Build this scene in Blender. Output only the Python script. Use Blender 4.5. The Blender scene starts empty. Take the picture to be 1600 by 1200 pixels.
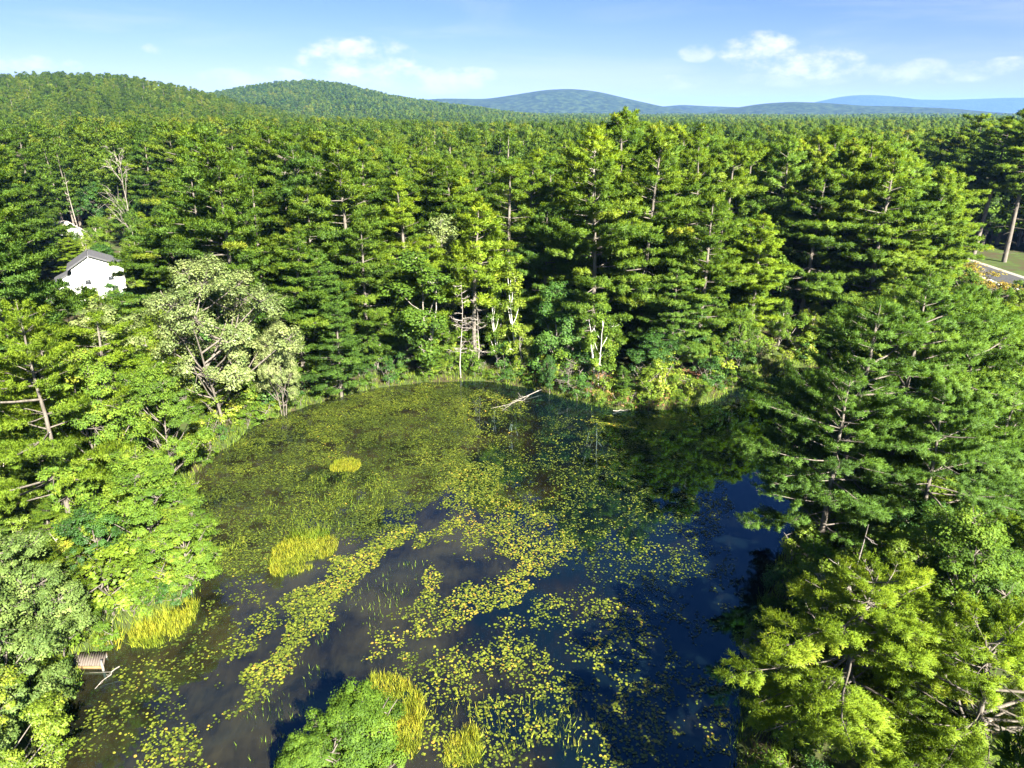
import bpy, math
import numpy as np
from mathutils import Vector

# ------------------------------------------------------------------ camera, world, sun, exposure
scene = bpy.context.scene
COL = scene.collection
R = math.radians
CAM_H, PITCH, FPX = 28.0, R(21.1), 1109.0
cam_d = bpy.data.cameras.new('camera')
cam_d.sensor_width = 36.0
cam_d.lens = 36.0 * FPX / 1600.0
cam_d.clip_start, cam_d.clip_end = 0.5, 40000.0
cam = bpy.data.objects.new('camera', cam_d)
COL.objects.link(cam)
cam.location = (0, 0, CAM_H)
cam.rotation_euler = (R(90) - PITCH, 0, 0)
scene.camera = cam

SUN_EL = R(35)
SUN_H = np.array([0.52, -0.854]); SUN_H = SUN_H / np.linalg.norm(SUN_H)      # towards the sun, on the ground
SUN_DIR = Vector((SUN_H[0] * math.cos(SUN_EL), SUN_H[1] * math.cos(SUN_EL), math.sin(SUN_EL)))
sun_d = bpy.data.lights.new('sun', 'SUN')
sun_d.energy, sun_d.angle, sun_d.color = 5.0, R(0.53), (1.0, 0.95, 0.82)
sun = bpy.data.objects.new('sun', sun_d)
COL.objects.link(sun)
sun.rotation_euler = (-SUN_DIR).to_track_quat('-Z', 'Y').to_euler()
sun.location = (60, -60, 120)

scene.view_settings.view_transform = 'Standard'
scene.view_settings.look = 'None'
scene.view_settings.gamma = 1.0
scene.view_settings.use_curve_mapping = False
scene.view_settings.exposure = 2.68
scene.cycles.use_denoising = True
scene.cycles.max_bounces = 5
scene.cycles.diffuse_bounces = 4
scene.cycles.glossy_bounces = 2
scene.cycles.transmission_bounces = 3
scene.cycles.volume_bounces = 0
scene.cycles.sample_clamp_indirect = 6.0

# pixel helpers (1600 x 1200 picture): a pixel's ray meets the ground or a given distance
CP, SP = math.cos(PITCH), math.sin(PITCH)
def ray(u, v):
    a, b = (u - 800) / FPX, (600 - v) / FPX
    return np.array([a, CP + b * SP, -SP + b * CP])
def G(u, v, z=0.0):
    d = ray(u, v); t = (z - CAM_H) / d[2]
    return np.array([d[0] * t, d[1] * t])
def AT(u, v, Y):                       # point at distance Y in front
    d = ray(u, v); t = Y / d[1]
    return np.array([d[0] * t, Y, CAM_H + d[2] * t])
def PX(x, y, z):                       # world -> picture
    x, y, z = np.asarray(x, float), np.asarray(y, float), np.asarray(z, float) - CAM_H
    dep = y * CP - z * SP
    return 800 + FPX * x / dep, 600 - FPX * (y * SP + z * CP) / dep

# world: physical sky with a few cumulus and thin high veils
world = bpy.data.worlds.new('World'); scene.world = world; world.use_nodes = True
nt = world.node_tree; nt.nodes.clear()
def N(t, **kw):
    n = nt.nodes.new(t)
    for k, v in kw.items(): setattr(n, k, v)
    return n
def L(a, b): nt.links.new(a, b)
def M(op, a, b=None, c=None, clamp=False):
    n = N('ShaderNodeMath', operation=op, use_clamp=clamp)
    for i, s in enumerate((a, b, c)):
        if s is None: continue
        if isinstance(s, (int, float)): n.inputs[i].default_value = s
        else: L(s, n.inputs[i])
    return n.outputs[0]
sky = N('ShaderNodeTexSky', sky_type='NISHITA')
sky.sun_disc = False
sky.sun_elevation = SUN_EL
sky.sun_rotation = math.atan2(SUN_H[0], SUN_H[1])
sky.altitude = 200
sky.air_density, sky.dust_density, sky.ozone_density = 1.0, 0.0, 2.0
hs = N('ShaderNodeHueSaturation'); hs.inputs['Saturation'].default_value = 1.12
wb = N('ShaderNodeMixRGB', blend_type='MULTIPLY'); wb.inputs[0].default_value = 1.0; wb.inputs[2].default_value = (.285, .296, .45, 1)   # daylight white balance
L(sky.outputs[0], wb.inputs[1]); L(wb.outputs[0], hs.inputs['Color'])
tc = N('ShaderNodeTexCoord')
sep = N('ShaderNodeSeparateXYZ'); L(tc.outputs['Generated'], sep.inputs[0])
mp = N('ShaderNodeMapping'); mp.inputs['Scale'].default_value = (14, 14, 26); L(tc.outputs['Generated'], mp.inputs[0])
nz = N('ShaderNodeTexNoise'); nz.inputs['Scale'].default_value = 1.6; nz.inputs['Detail'].default_value = 9; nz.inputs['Roughness'].default_value = 0.62
L(mp.outputs[0], nz.inputs['Vector'])
puff = nz.outputs['Fac']
total = None
CLOUDS = [(560, 92, 95, 34, 1.0), (690, 124, 110, 22, .9), (600, 125, 120, 22, .55), (1185, 80, 62, 30, 1.0), (1272, 100, 78, 26, 1.0), (1090, 83, 30, 14, .6),
          (50, 100, 70, 14, .9), (400, 120, 85, 16, .6), (250, 76, 26, 9, .6), (1450, 112, 110, 20, .65), (1575, 104, 60, 15, .75), (1060, 128, 60, 12, .45), (960, 160, 90, 8, .4), (1240, 122, 90, 14, .4),
          (-330, 90, 140, 40, .9), (-700, 110, 120, 30, .8), (1950, 85, 120, 40, .9), (2300, 100, 150, 35, .8), (2900, 60, 200, 60, .8)]
for (u, v, w, h, amp) in CLOUDS:
    c = Vector(ray(u, v)).normalized()
    t = Vector((0, 0, 1)).cross(c).normalized(); b = c.cross(t)
    wa, ha = w / FPX * c.y, h / FPX * c.y
    def dotn(vec, off):
        n = N('ShaderNodeVectorMath', operation='DOT_PRODUCT'); L(tc.outputs['Generated'], n.inputs[0]); n.inputs[1].default_value = vec
        return n.outputs['Value']
    p = dotn(t / wa, 0); q = M('SUBTRACT', dotn(b / ha, 0), 0.0)
    r2 = M('ADD', M('MULTIPLY', p, p), M('MULTIPLY', q, q))
    front = M('GREATER_THAN', dotn(c, 0), 0.5)
    m = M('MULTIPLY', M('SUBTRACT', 1.0, r2, clamp=True), front)
    m = M('ADD', M('MULTIPLY', M('POWER', m, 0.5), 0.58), M('MULTIPLY', M('SUBTRACT', puff, 0.5), 2.7))
    s = N('ShaderNodeMapRange', interpolation_type='SMOOTHSTEP'); L(m, s.inputs[0])
    s.inputs[1].default_value = 0.12; s.inputs[2].default_value = 1.0; s.inputs[3].default_value = 0; s.inputs[4].default_value = amp
    gate = M('MULTIPLY', s.outputs[0], M('MULTIPLY', M('GREATER_THAN', 1.0, r2), M('MINIMUM', M('MULTIPLY', M('SUBTRACT', 1.0, r2), 3.0), 1.0)))
    gate = M('MULTIPLY', gate, front)
    total = gate if total is None else M('MAXIMUM', total, gate)
mp2 = N('ShaderNodeMapping'); mp2.inputs['Scale'].default_value = (2.2, 2.2, 17); mp2.inputs['Rotation'].default_value = (R(6), R(-7), 0); L(tc.outputs['Generated'], mp2.inputs[0])
nz2 = N('ShaderNodeTexNoise'); nz2.inputs['Scale'].default_value = 1.5; nz2.inputs['Detail'].default_value = 6; nz2.inputs['Roughness'].default_value = 0.55; nz2.inputs['Distortion'].default_value = 0.6
L(mp2.outputs[0], nz2.inputs['Vector'])
veil = N('ShaderNodeMapRange', interpolation_type='SMOOTHSTEP'); L(nz2.outputs['Fac'], veil.inputs[0])
veil.inputs[1].default_value = 0.47; veil.inputs[2].default_value = 0.78; veil.inputs[4].default_value = 0.20
total = M('MAXIMUM', total, veil.outputs[0])
mix = N('ShaderNodeMixRGB'); L(total, mix.inputs[0]); L(hs.outputs[0], mix.inputs[1]); mix.inputs[2].default_value = (3.65, 3.7, 3.85, 1)
bg = N('ShaderNodeBackground'); bg.inputs['Strength'].default_value = 0.05
L(mix.outputs[0], bg.inputs[0])
wo = N('ShaderNodeOutputWorld'); L(bg.outputs[0], wo.inputs[0])

# ------------------------------------------------------------------ materials
def new_mat(name):
    m = bpy.data.materials.new(name); m.use_nodes = True
    t = m.node_tree; t.nodes.clear()
    out = t.nodes.new('ShaderNodeOutputMaterial')
    return m, t, out
def nd(t, typ, **ins):
    n = t.nodes.new(typ)
    for k, v in ins.items():
        n.inputs[k.replace('_', ' ')].default_value = v
    return n
def ramp(t, fac, stops):
    r = t.nodes.new('ShaderNodeValToRGB')
    el = r.color_ramp.elements
    while len(el) < len(stops): el.new(0.5)
    for e, (p, c) in zip(el, stops): e.position = p; e.color = (*c, 1)
    if fac is not None: t.links.new(fac, r.inputs[0])
    return r.outputs[0]
def leaf_mat(name, stops, transl=0.3, rough=0.55, objvar=0.25, spec=0.25):
    """foliage: own colour per leaf tuft (attribute tint) and per tree (object random)"""
    m, t, out = new_mat(name)
    at = t.nodes.new('ShaderNodeAttribute'); at.attribute_name = 'tint'
    oi = t.nodes.new('ShaderNodeObjectInfo')
    ad = t.nodes.new('ShaderNodeMath'); ad.operation = 'MULTIPLY_ADD'
    t.links.new(oi.outputs['Random'], ad.inputs[0]); ad.inputs[1].default_value = objvar; ad.inputs[2].default_value = -objvar / 2
    sn = nd(t, 'ShaderNodeTexNoise', Scale=.011, Detail=3); t.links.new(oi.outputs['Location'], sn.inputs['Vector'])
    sm_ = t.nodes.new('ShaderNodeMath'); sm_.operation = 'MULTIPLY_ADD'; t.links.new(sn.outputs['Fac'], sm_.inputs[0]); sm_.inputs[1].default_value = 1.5 * objvar; sm_.inputs[2].default_value = -.75 * objvar
    s1 = t.nodes.new('ShaderNodeMath'); s1.operation = 'ADD'; t.links.new(ad.outputs[0], s1.inputs[0]); t.links.new(sm_.outputs[0], s1.inputs[1])
    s = t.nodes.new('ShaderNodeMath'); s.operation = 'ADD'; s.use_clamp = True
    t.links.new(at.outputs['Fac'], s.inputs[0]); t.links.new(s1.outputs[0], s.inputs[1])
    c = ramp(t, s.outputs[0], stops)
    p = nd(t, 'ShaderNodeBsdfPrincipled', Roughness=rough)
    p.inputs['Specular IOR Level'].default_value = spec
    t.links.new(c, p.inputs['Base Color'])
    tr = t.nodes.new('ShaderNodeBsdfTranslucent')
    g = t.nodes.new('ShaderNodeMixRGB'); g.blend_type = 'MULTIPLY'; g.inputs[0].default_value = 1; g.inputs[2].default_value = (1.25, 1.15, 0.5, 1)
    t.links.new(c, g.inputs[1]); t.links.new(g.outputs[0], tr.inputs[0])
    mx = t.nodes.new('ShaderNodeMixShader'); mx.inputs[0].default_value = transl
    t.links.new(p.outputs[0], mx.inputs[1]); t.links.new(tr.outputs[0], mx.inputs[2]); t.links.new(mx.outputs[0], out.inputs[0])
    return m
def noise_mat(name, stops, scale=3.0, detail=6, rough=0.8, bump=0.0, bscale=None, spec=0.2, stretch=(1, 1, 1), coord='Object'):
    m, t, out = new_mat(name)
    tcn = t.nodes.new('ShaderNodeTexCoord'); mpn = t.nodes.new('ShaderNodeMapping'); mpn.inputs['Scale'].default_value = stretch
    t.links.new(tcn.outputs[coord], mpn.inputs[0])
    nz = nd(t, 'ShaderNodeTexNoise', Scale=scale, Detail=detail, Roughness=0.6); t.links.new(mpn.outputs[0], nz.inputs['Vector'])
    p = nd(t, 'ShaderNodeBsdfPrincipled', Roughness=rough); p.inputs['Specular IOR Level'].default_value = spec
    t.links.new(ramp(t, nz.outputs['Fac'], stops), p.inputs['Base Color'])
    if bump:
        nb = nd(t, 'ShaderNodeTexNoise', Scale=bscale or scale * 4, Detail=4); t.links.new(mpn.outputs[0], nb.inputs['Vector'])
        bp = nd(t, 'ShaderNodeBump', Strength=bump); t.links.new(nb.outputs['Fac'], bp.inputs['Height']); t.links.new(bp.outputs[0], p.inputs['Normal'])
    t.links.new(p.outputs[0], out.inputs[0])
    return m
MAT = {}
MAT['needle'] = leaf_mat('pine_needles', [(0.0, (.036, .076, .012)), (.35, (.088, .165, .015)), (.7, (.168, .245, .020)), (1.0, (.29, .29, .028))], transl=.48)
MAT['needle_blue'] = leaf_mat('pine_needles_blue_green', [(0.0, (.042, .092, .016)), (.4, (.090, .180, .024)), (.75, (.150, .250, .034)), (1.0, (.24, .30, .055))], transl=.46)
MAT['needle_yellow'] = leaf_mat('pine_needles_yellow_green', [(0.0, (.080, .135, .012)), (.4, (.165, .260, .016)), (.75, (.250, .330, .022)), (1.0, (.36, .35, .03))], transl=.46, objvar=.12)
MAT['needle_far'] = leaf_mat('far_pine_needles', [(0.0, (.034, .070, .012)), (.4, (.086, .160, .015)), (.75, (.150, .220, .020)), (1.0, (.23, .235, .03))], transl=.45, objvar=.55)
MAT['leaf'] = leaf_mat('broad_leaves', [(0.0, (.038, .078, .011)), (.45, (.086, .158, .015)), (.8, (.140, .212, .020)), (1.0, (.22, .24, .026))], transl=.36, rough=.6, spec=.15)
MAT['leaf_yellow'] = leaf_mat('yellow_green_leaves', [(0.0, (.075, .125, .012)), (.45, (.145, .215, .018)), (.8, (.215, .270, .026)), (1.0, (.33, .30, .035))], transl=.35, rough=.5, spec=.3)
MAT['leaf_pale'] = leaf_mat('pale_grey_green_leaves', [(0.0, (.085, .125, .035)), (.45, (.170, .215, .065)), (.8, (.255, .290, .105)), (1.0, (.34, .34, .15))], transl=.30, rough=.5, spec=.35)
MAT['leaf_silver'] = leaf_mat('silvery_leaves', [(0.0, (.060, .105, .022)), (.45, (.128, .190, .042)), (.8, (.215, .270, .080)), (1.0, (.33, .36, .16))], transl=.32, rough=.6, spec=.2)
MAT['leaf_dark'] = leaf_mat('dark_leaves', [(0.0, (0.023, 0.061, 0.012)), (.5, (0.043, 0.109, 0.016)), (1.0, (0.087, 0.167, 0.023))], transl=.28)
MAT['leaf_rust'] = leaf_mat('rusty_leaves', [(0.0, (0.131, 0.123, 0.017)), (.4, (0.232, 0.196, 0.026)), (.75, (0.304, 0.181, 0.036)), (1.0, (0.348, 0.131, 0.043))], transl=.3)
MAT['bark'] = noise_mat('grey_pine_bark', [(.25, (.06, .05, .04)), (.5, (.125, .108, .09)), (.8, (.20, .175, .15))], scale=5, stretch=(1, 1, .25), bump=.6)
MAT['bark_pale'] = noise_mat('pale_bark', [(.2, (.12, .10, .085)), (.45, (.25, .22, .19)), (.8, (.36, .33, .29))], scale=4, stretch=(1, 1, .6), bump=.3)
MAT['birch'] = noise_mat('white_birch_bark', [(.22, (.07, .06, .05)), (.34, (.55, .52, .46)), (.8, (.76, .73, .67))], scale=3, stretch=(.6, .6, 3), bump=.2)
MAT['deadwood'] = noise_mat('bleached_dead_wood', [(.2, (.10, .085, .07)), (.5, (.21, .185, .16)), (.8, (.33, .30, .27))], scale=6, bump=.3)

# ------------------------------------------------------------------ mesh helpers
def fresh(rng=None): return [], [], [], []
def build_mesh(name, V, F, tint=None, normals=None, mat=None, smooth=False):
    V = np.ascontiguousarray(V, np.float32); F = np.ascontiguousarray(F, np.int32)
    me = bpy.data.meshes.new(name)
    k = F.shape[1]
    me.vertices.add(len(V)); me.vertices.foreach_set('co', V.ravel())
    me.loops.add(F.size); me.loops.foreach_set('vertex_index', F.ravel())
    me.polygons.add(len(F)); me.polygons.foreach_set('loop_start', np.arange(0, F.size, k, dtype=np.int32))
    try: me.polygons.foreach_set('loop_total', np.full(len(F), k, np.int32))
    except Exception: pass
    if smooth or normals is not None: me.polygons.foreach_set('use_smooth', np.ones(len(F), bool))
    me.update(calc_edges=True)
    if tint is not None:
        a = me.attributes.new('tint', 'FLOAT', 'POINT'); a.data.foreach_set('value', np.ascontiguousarray(tint, np.float32))
    if normals is not None: me.normals_split_custom_set_from_vertices(np.ascontiguousarray(normals, np.float32))
    if mat is not None: me.materials.append(mat)
    return me
def obj(name, me, parent=None, loc=None, **props):
    o = bpy.data.objects.new(name, me); COL.objects.link(o)
    if parent is not None: o.parent = parent
    if loc is not None: o.location = loc
    for k, v in props.items(): o[k] = v
    return o
def empty(name, loc, rz=0, sc=1, **props):
    o = obj(name, None, None, loc, **props)
    o.rotation_euler = (0, 0, rz); o.scale = (sc, sc, sc) if np.isscalar(sc) else sc
    o.empty_display_size = 0.5
    return o
def unit(a): return a / np.maximum(np.linalg.norm(a, axis=-1, keepdims=True), 1e-9)
def tubes(P, Rr, sides=4):
    """P (n,k,3) paths, Rr (n,k) radii -> triangles"""
    n, k, _ = P.shape
    T = np.gradient(P, axis=1); T = unit(T)
    ref = np.where(np.abs(T[..., 2:3]) > .9, np.array([1., 0, 0]), np.array([0, 0, 1.]))
    A = unit(np.cross(T, ref)); B = np.cross(T, A)
    an = np.arange(sides) * 2 * np.pi / sides
    ring = P[:, :, None, :] + Rr[:, :, None, None] * (np.cos(an)[None, None, :, None] * A[:, :, None, :] + np.sin(an)[None, None, :, None] * B[:, :, None, :])
    V = ring.reshape(-1, 3)
    base = (np.arange(n)[:, None, None] * k + np.arange(k - 1)[None, :, None]) * sides
    i = np.arange(sides)[None, None, :]; j = (i + 1) % sides
    a, b, c, d = base + i, base + j, base + sides + j, base + sides + i
    F = np.concatenate([np.stack([a, b, c], -1).reshape(-1, 3), np.stack([a, c, d], -1).reshape(-1, 3)])
    return V, F
def cat(parts):
    Vs, Fs, o = [], [], 0
    for V, F in parts:
        Vs.append(V); Fs.append(F + o); o += len(V)
    return np.concatenate(Vs), np.concatenate(Fs)
def spikes(p, d, ln, wd, rng, taper=True):
    """one thin triangle for each needle bundle: base p, direction d"""
    n = len(p)
    s = unit(np.cross(d, rng.normal(size=(n, 3))))
    tip = p + d * ln[:, None]
    if taper: V = np.stack([p - s * wd[:, None] * .5, p + s * wd[:, None] * .5, tip], 1)
    else: V = np.stack([p, tip - s * wd[:, None] * .5, tip + s * wd[:, None] * .5], 1)
    return V
def orient(V3, nrm):
    """flip triangles so that their winding agrees with the given normals"""
    g = np.cross(V3[:, 1] - V3[:, 0], V3[:, 2] - V3[:, 0])
    fl = (g * nrm).sum(-1) < 0
    V3[fl] = V3[fl][:, [0, 2, 1]]
    return V3

# ------------------------------------------------------------------ tree builders
def pine_parts(seed, H=22., cb=.22, spread=4.6, dz=.95, nb=5, ntw=21, ntf=11, nn=9, nlen=.36, nwid=.068, top=.7, gap=.06, dead=10, lean=.0, taper=False, droop=0., tips=.5):
    """eastern white pine: flat plumes of needles on whorled limbs. returns (trunk V,F), (crown V,F,tint,normals)"""
    g = np.random.default_rng(seed)
    k = 10
    zt = np.linspace(0, H, k)
    wob = np.cumsum(g.normal(0, .10, (k, 2)), 0) * np.linspace(0, 1, k)[:, None]; wob[:, 0] += lean * zt / H * 2
    tp = np.concatenate([wob, zt[:, None]], 1)
    tr = (.0125 * H) * (1 - zt / H) ** .75 + .025
    trunk = [tubes(tp[None], tr[None], 7)]
    # whorls
    z = []; zz = H * cb
    while zz < H - .25:
        z.append(zz); zz += dz * g.uniform(.7, 1.3) * (1.15 - .45 * (zz / H))
    bz, baz = [], []
    off = g.uniform(0, 6.28)
    for q in z:
        if g.random() < gap: continue
        m = max(2, g.poisson(nb - 1) + 1); off += g.uniform(.4, 1.2)
        for i in range(m):
            bz.append(q + g.normal(0, .10)); baz.append(off + i * 2 * np.pi / m + g.normal(0, .25))
    bz = np.array(bz); baz = np.array(baz); nB = len(bz)
    t = np.clip((bz / H - cb) / (1 - cb), 0, 1)
    prof = np.where(t < .25, .72 + .28 * (t / .25), 1.0) * (1 - np.clip((t - .12) / .88, 0, 1) ** 1.45) ** top
    side = 1 + .22 * np.cos(baz - g.uniform(0, 6.28))
    Ln = np.maximum(spread * prof * side * np.clip(g.normal(.92, .24, nB), .4, 1.45), .5)
    el = R(1) + R(46) * np.clip(t - .25, 0, 1) ** 1.5 + g.normal(0, R(5), nB) - droop * (1 - t)
    cur = g.uniform(.02, .14, nB)
    def bpos(idx, s):
        r = Ln[idx] * s * np.cos(el[idx])
        az = baz[idx] + .18 * np.sin(s * 2.2 + idx * 1.7)
        bx = np.interp(bz[idx], zt, tp[:, 0]); by = np.interp(bz[idx], zt, tp[:, 1])
        return np.stack([bx + r * np.cos(az), by + r * np.sin(az), bz[idx] + Ln[idx] * (s * np.sin(el[idx]) + cur[idx] * s * s)], -1)
    ib = np.arange(nB)
    S = np.linspace(0, 1, 5)
    BP = np.stack([bpos(ib, np.full(nB, s)) for s in S], 1)
    BR = (.010 * Ln + .016)[:, None] * np.array([1, .85, .65, .45, .2])[None]
    limbs = [tubes(BP, BR, 3)]
    # twigs
    cnt = np.maximum(3, (ntw * Ln / spread * g.uniform(.7, 1.3, nB) + 2).astype(int))
    ti = np.repeat(ib, cnt); nT = len(ti)
    s0 = .16 + .16 * (1 - t[ti])
    s = s0 + (1 - s0) * g.random(nT) ** .8
    sgn = np.where(g.random(nT) < .5, -1, 1)
    ang = g.uniform(.45, 1.05, nT) * sgn
    tp0 = bpos(ti, s)
    bdir = unit(bpos(ti, np.minimum(s + .05, 1.05)) - bpos(ti, s - .05))
    ca, sa = np.cos(ang), np.sin(ang)
    td = np.stack([bdir[:, 0] * ca - bdir[:, 1] * sa, bdir[:, 0] * sa + bdir[:, 1] * ca, bdir[:, 2] * .8 + g.normal(.06, .10, nT)], -1)
    td = unit(td)
    tl = (.10 + .26 * (1 - s)) * Ln[ti] * g.uniform(.6, 1.25, nT) + .22
    tip = s > .93
    tl[tip] *= .7
    TP = tp0[:, None, :] + td[:, None, :] * (tl[:, None] * np.array([0, .55, 1.0])[None])[..., None]
    TP[:, 1, 2] -= .03 * tl; TP[:, 2, 2] += .06 * tl
    TR = np.full((nT, 3), .010) * np.array([1.2, .8, .35])
    limbs.append(tubes(TP, TR, 3))
    # dead lower limbs
    if dead:
        dzz = g.uniform(.06, max(cb * 1.1, .12), dead) * H; da = g.uniform(0, 6.28, dead); dl = g.uniform(.5, 2.4, dead) * spread / 4.6
        sp = np.linspace(0, 1, 4)
        DP = np.stack([np.stack([np.interp(dzz, zt, tp[:, 0]) + np.cos(da) * dl * q, np.interp(dzz, zt, tp[:, 1]) + np.sin(da) * dl * q, dzz + dl * (.1 * q - .25 * q * q)], -1) for q in sp], 1)
        limbs.append(tubes(DP, np.array([.035, .028, .018, .006])[None] * np.ones((dead, 1)), 3))
    # needle tufts along the twigs and the limb ends
    fi = np.repeat(np.arange(nT), np.maximum(2, (ntf * tl / 1.0 * g.uniform(.7, 1.3, nT)).astype(int)))
    w = g.uniform(.15, 1.05, len(fi))
    p = tp0[fi] + td[fi] * (tl[fi] * w)[:, None] + g.normal(0, .05, (len(fi), 3))
    p[:, 2] += .05 * tl[fi] * w ** 2
    d = unit(td[fi] * .85 + np.array([0, 0, .55]) + g.normal(0, .28, (len(fi), 3)))
    br = ti[fi]
    # leader tuft
    extra = np.stack([np.full(14, tp[-1, 0]), np.full(14, tp[-1, 1]), H - g.uniform(0, 1.0, 14)], -1)
    p = np.concatenate([p, extra]); d = np.concatenate([d, unit(g.normal(0, .5, (14, 3)) + [0, 0, 1])]); br = np.concatenate([br, np.full(14, nB - 1)])
    tw = np.concatenate([td[fi], np.tile([0, 0, 1.], (14, 1))])
    ww = np.concatenate([w, np.ones(14)])
    bt = g.normal(0, .10, nB)
    tint = .42 + bt[br] + g.normal(0, .09, len(p)) + tips * .22 * (ww - .5) + .10 * (t[br] - .5)
    q = np.repeat(np.arange(len(p)), nn)
    nd_ = unit(d[q] + g.normal(0, .55, (len(q), 3)))
    V3 = spikes(p[q], nd_, nlen * g.uniform(.7, 1.25, len(q)), nwid * g.uniform(.7, 1.3, len(q)), g, taper)
    nrm = unit(np.array([0, 0, .55]) + .75 * nd_ + .35 * tw[q] + g.normal(0, .25, (len(q), 3)))
    V3 = orient(V3, nrm)
    CV = V3.reshape(-1, 3); CF = np.arange(len(CV)).reshape(-1, 3)
    return cat(trunk), cat(limbs), (CV, CF, np.clip(np.repeat(tint[q], 3), 0, 1), np.repeat(nrm, 3, 0))

def leaves_on(g, c, rad, n, size, outward, flat=.75, aspect=.62):
    """n leaves (kites of two triangles) round each centre c (m,3)"""
    m = len(c); q = np.repeat(np.arange(m), n)
    o = unit(g.normal(size=(len(q), 3))) * (g.random(len(q)) ** .45)[:, None] * rad[q][:, None]; o[:, 2] *= flat
    p = c[q] + o
    nrm = unit(.55 * unit(o) + .45 * outward[q] + np.array([0, 0, .55]) + g.normal(0, .45, (len(q), 3)))
    a = unit(np.cross(nrm, g.normal(size=(len(q), 3)))); b = np.cross(nrm, a)
    sz = size * g.uniform(.65, 1.3, len(q))[:, None]
    A, B, C, D = p - a * sz * .5, p + b * sz * .5 * aspect, p + a * sz * .5, p - b * sz * .5 * aspect
    V = np.stack([A, B, C, D], 1).reshape(-1, 3)
    i = np.arange(len(q))[:, None] * 4
    F = np.concatenate([i + [0, 3, 1], i + [1, 3, 2]]) if False else np.concatenate([i + np.array([[0, 3, 1]]), i + np.array([[1, 3, 2]])])
    sm = unit(nrm + .5 * unit(o + .3 * outward[q] * rad[q][:, None]) + np.array([0, 0, .25]))
    return V, F, q, np.repeat(sm, 4, 0)

def broadleaf_parts(seed, H=12., W=8., cb=.3, lobes=9, per=9, nleaf=60, size=.24, rad=.8, trunks=1, tip_up=.3, rmul=1.0, lob=(.30, .52), flat=.75):
    g = np.random.default_rng(seed)
    k = 7
    tparts, lparts = [], []
    bases = []
    for j in range(trunks):
        a = g.uniform(0, 6.28); sp = 0 if trunks == 1 else .35 + .12 * trunks * .3
        zt = np.linspace(0, H * .8, k)
        bend = np.linspace(0, 1, k)[:, None] ** 1.3 * np.array([math.cos(a), math.sin(a)]) * (W * .08 if trunks == 1 else W * .26)
        tp = np.concatenate([bend + np.cumsum(g.normal(0, .07, (k, 2)), 0) + np.array([math.cos(a), math.sin(a)]) * sp, zt[:, None]], 1)
        tp[0, 2] = -.3
        rr = (H * .0125 * rmul / math.sqrt(trunks) + .02) * (1 - .88 * zt / zt[-1]) + .012
        tparts.append(tubes(tp[None], rr[None], 7)); bases.append(tp)
    # lobes on an uneven crown
    lc = []
    for i in range(lobes):
        f = (i + .5) / lobes
        zz = H * (cb + (1 - cb) * (f * .86 + g.uniform(0, .08)))
        prof = math.sin(math.pi * min(.97, (f * .80 + .17))) ** .75
        a = i * 2.4 + g.uniform(-.6, .6)
        rr = W * .5 * prof * g.uniform(.35, .78 if lob[1] > .4 else .95)
        lc.append([rr * math.cos(a), rr * math.sin(a), zz])
    lc.append([g.normal(0, .3), g.normal(0, .3), H * .93]); lc = np.array(lc)
    lr = W * .5 * g.uniform(*lob, len(lc))
    q = np.repeat(np.arange(len(lc)), per)
    dirs = unit(g.normal(size=(len(q), 3)) + np.array([0, 0, .35]))
    cc = lc[q] + dirs * (lr[q] * g.uniform(.55, 1.05, len(q)))[:, None] * np.array([1, 1, .72])
    cc[:, 2] = np.maximum(cc[:, 2], H * cb * .7)
    out = unit(cc - np.array([0, 0, H * (cb + (1 - cb) * .35)]))
    cr = rad * g.uniform(.55, 1.3, len(cc))
    # limbs: trunk -> lobe -> cluster
    start = []
    for c_ in lc:
        tp = bases[g.integers(len(bases))]
        zs = max(H * .12, c_[2] - .35 * np.hypot(c_[0], c_[1]) - .16 * H)
        start.append([np.interp(zs, tp[:, 2], tp[:, 0]), np.interp(zs, tp[:, 2], tp[:, 1]), min(zs, tp[-1, 2])])
    start = np.array(start)
    mid = (start + lc) * .5 + np.array([0, 0, -.04 * H]) * .6
    lparts.append(tubes(np.stack([start, mid, lc], 1), (H * .0045 * rmul + .012) * np.array([1.2, .85, .5])[None] * np.ones((len(lc), 1)), 4))
    e = cc + out * (cr * tip_up)[:, None]
    m2 = (lc[q] + cc) * .5 + g.normal(0, .12, cc.shape)
    lparts.append(tubes(np.stack([lc[q], m2, e], 1), (H * .0016 + .008) * np.array([1.2, .8, .25])[None] * np.ones((len(cc), 1)), 3))
    V, F, qi, nr = leaves_on(g, cc, cr, nleaf, size, out, flat)
    ct = g.normal(0, .13, len(cc)); lt = g.normal(0, .10, len(lc))
    tint = np.clip(.45 + ct[qi] + lt[q[qi]] + g.normal(0, .10, len(qi)), 0, 1)
    return cat(tparts), cat(lparts), (V, F, np.repeat(tint, 4), nr)

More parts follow.
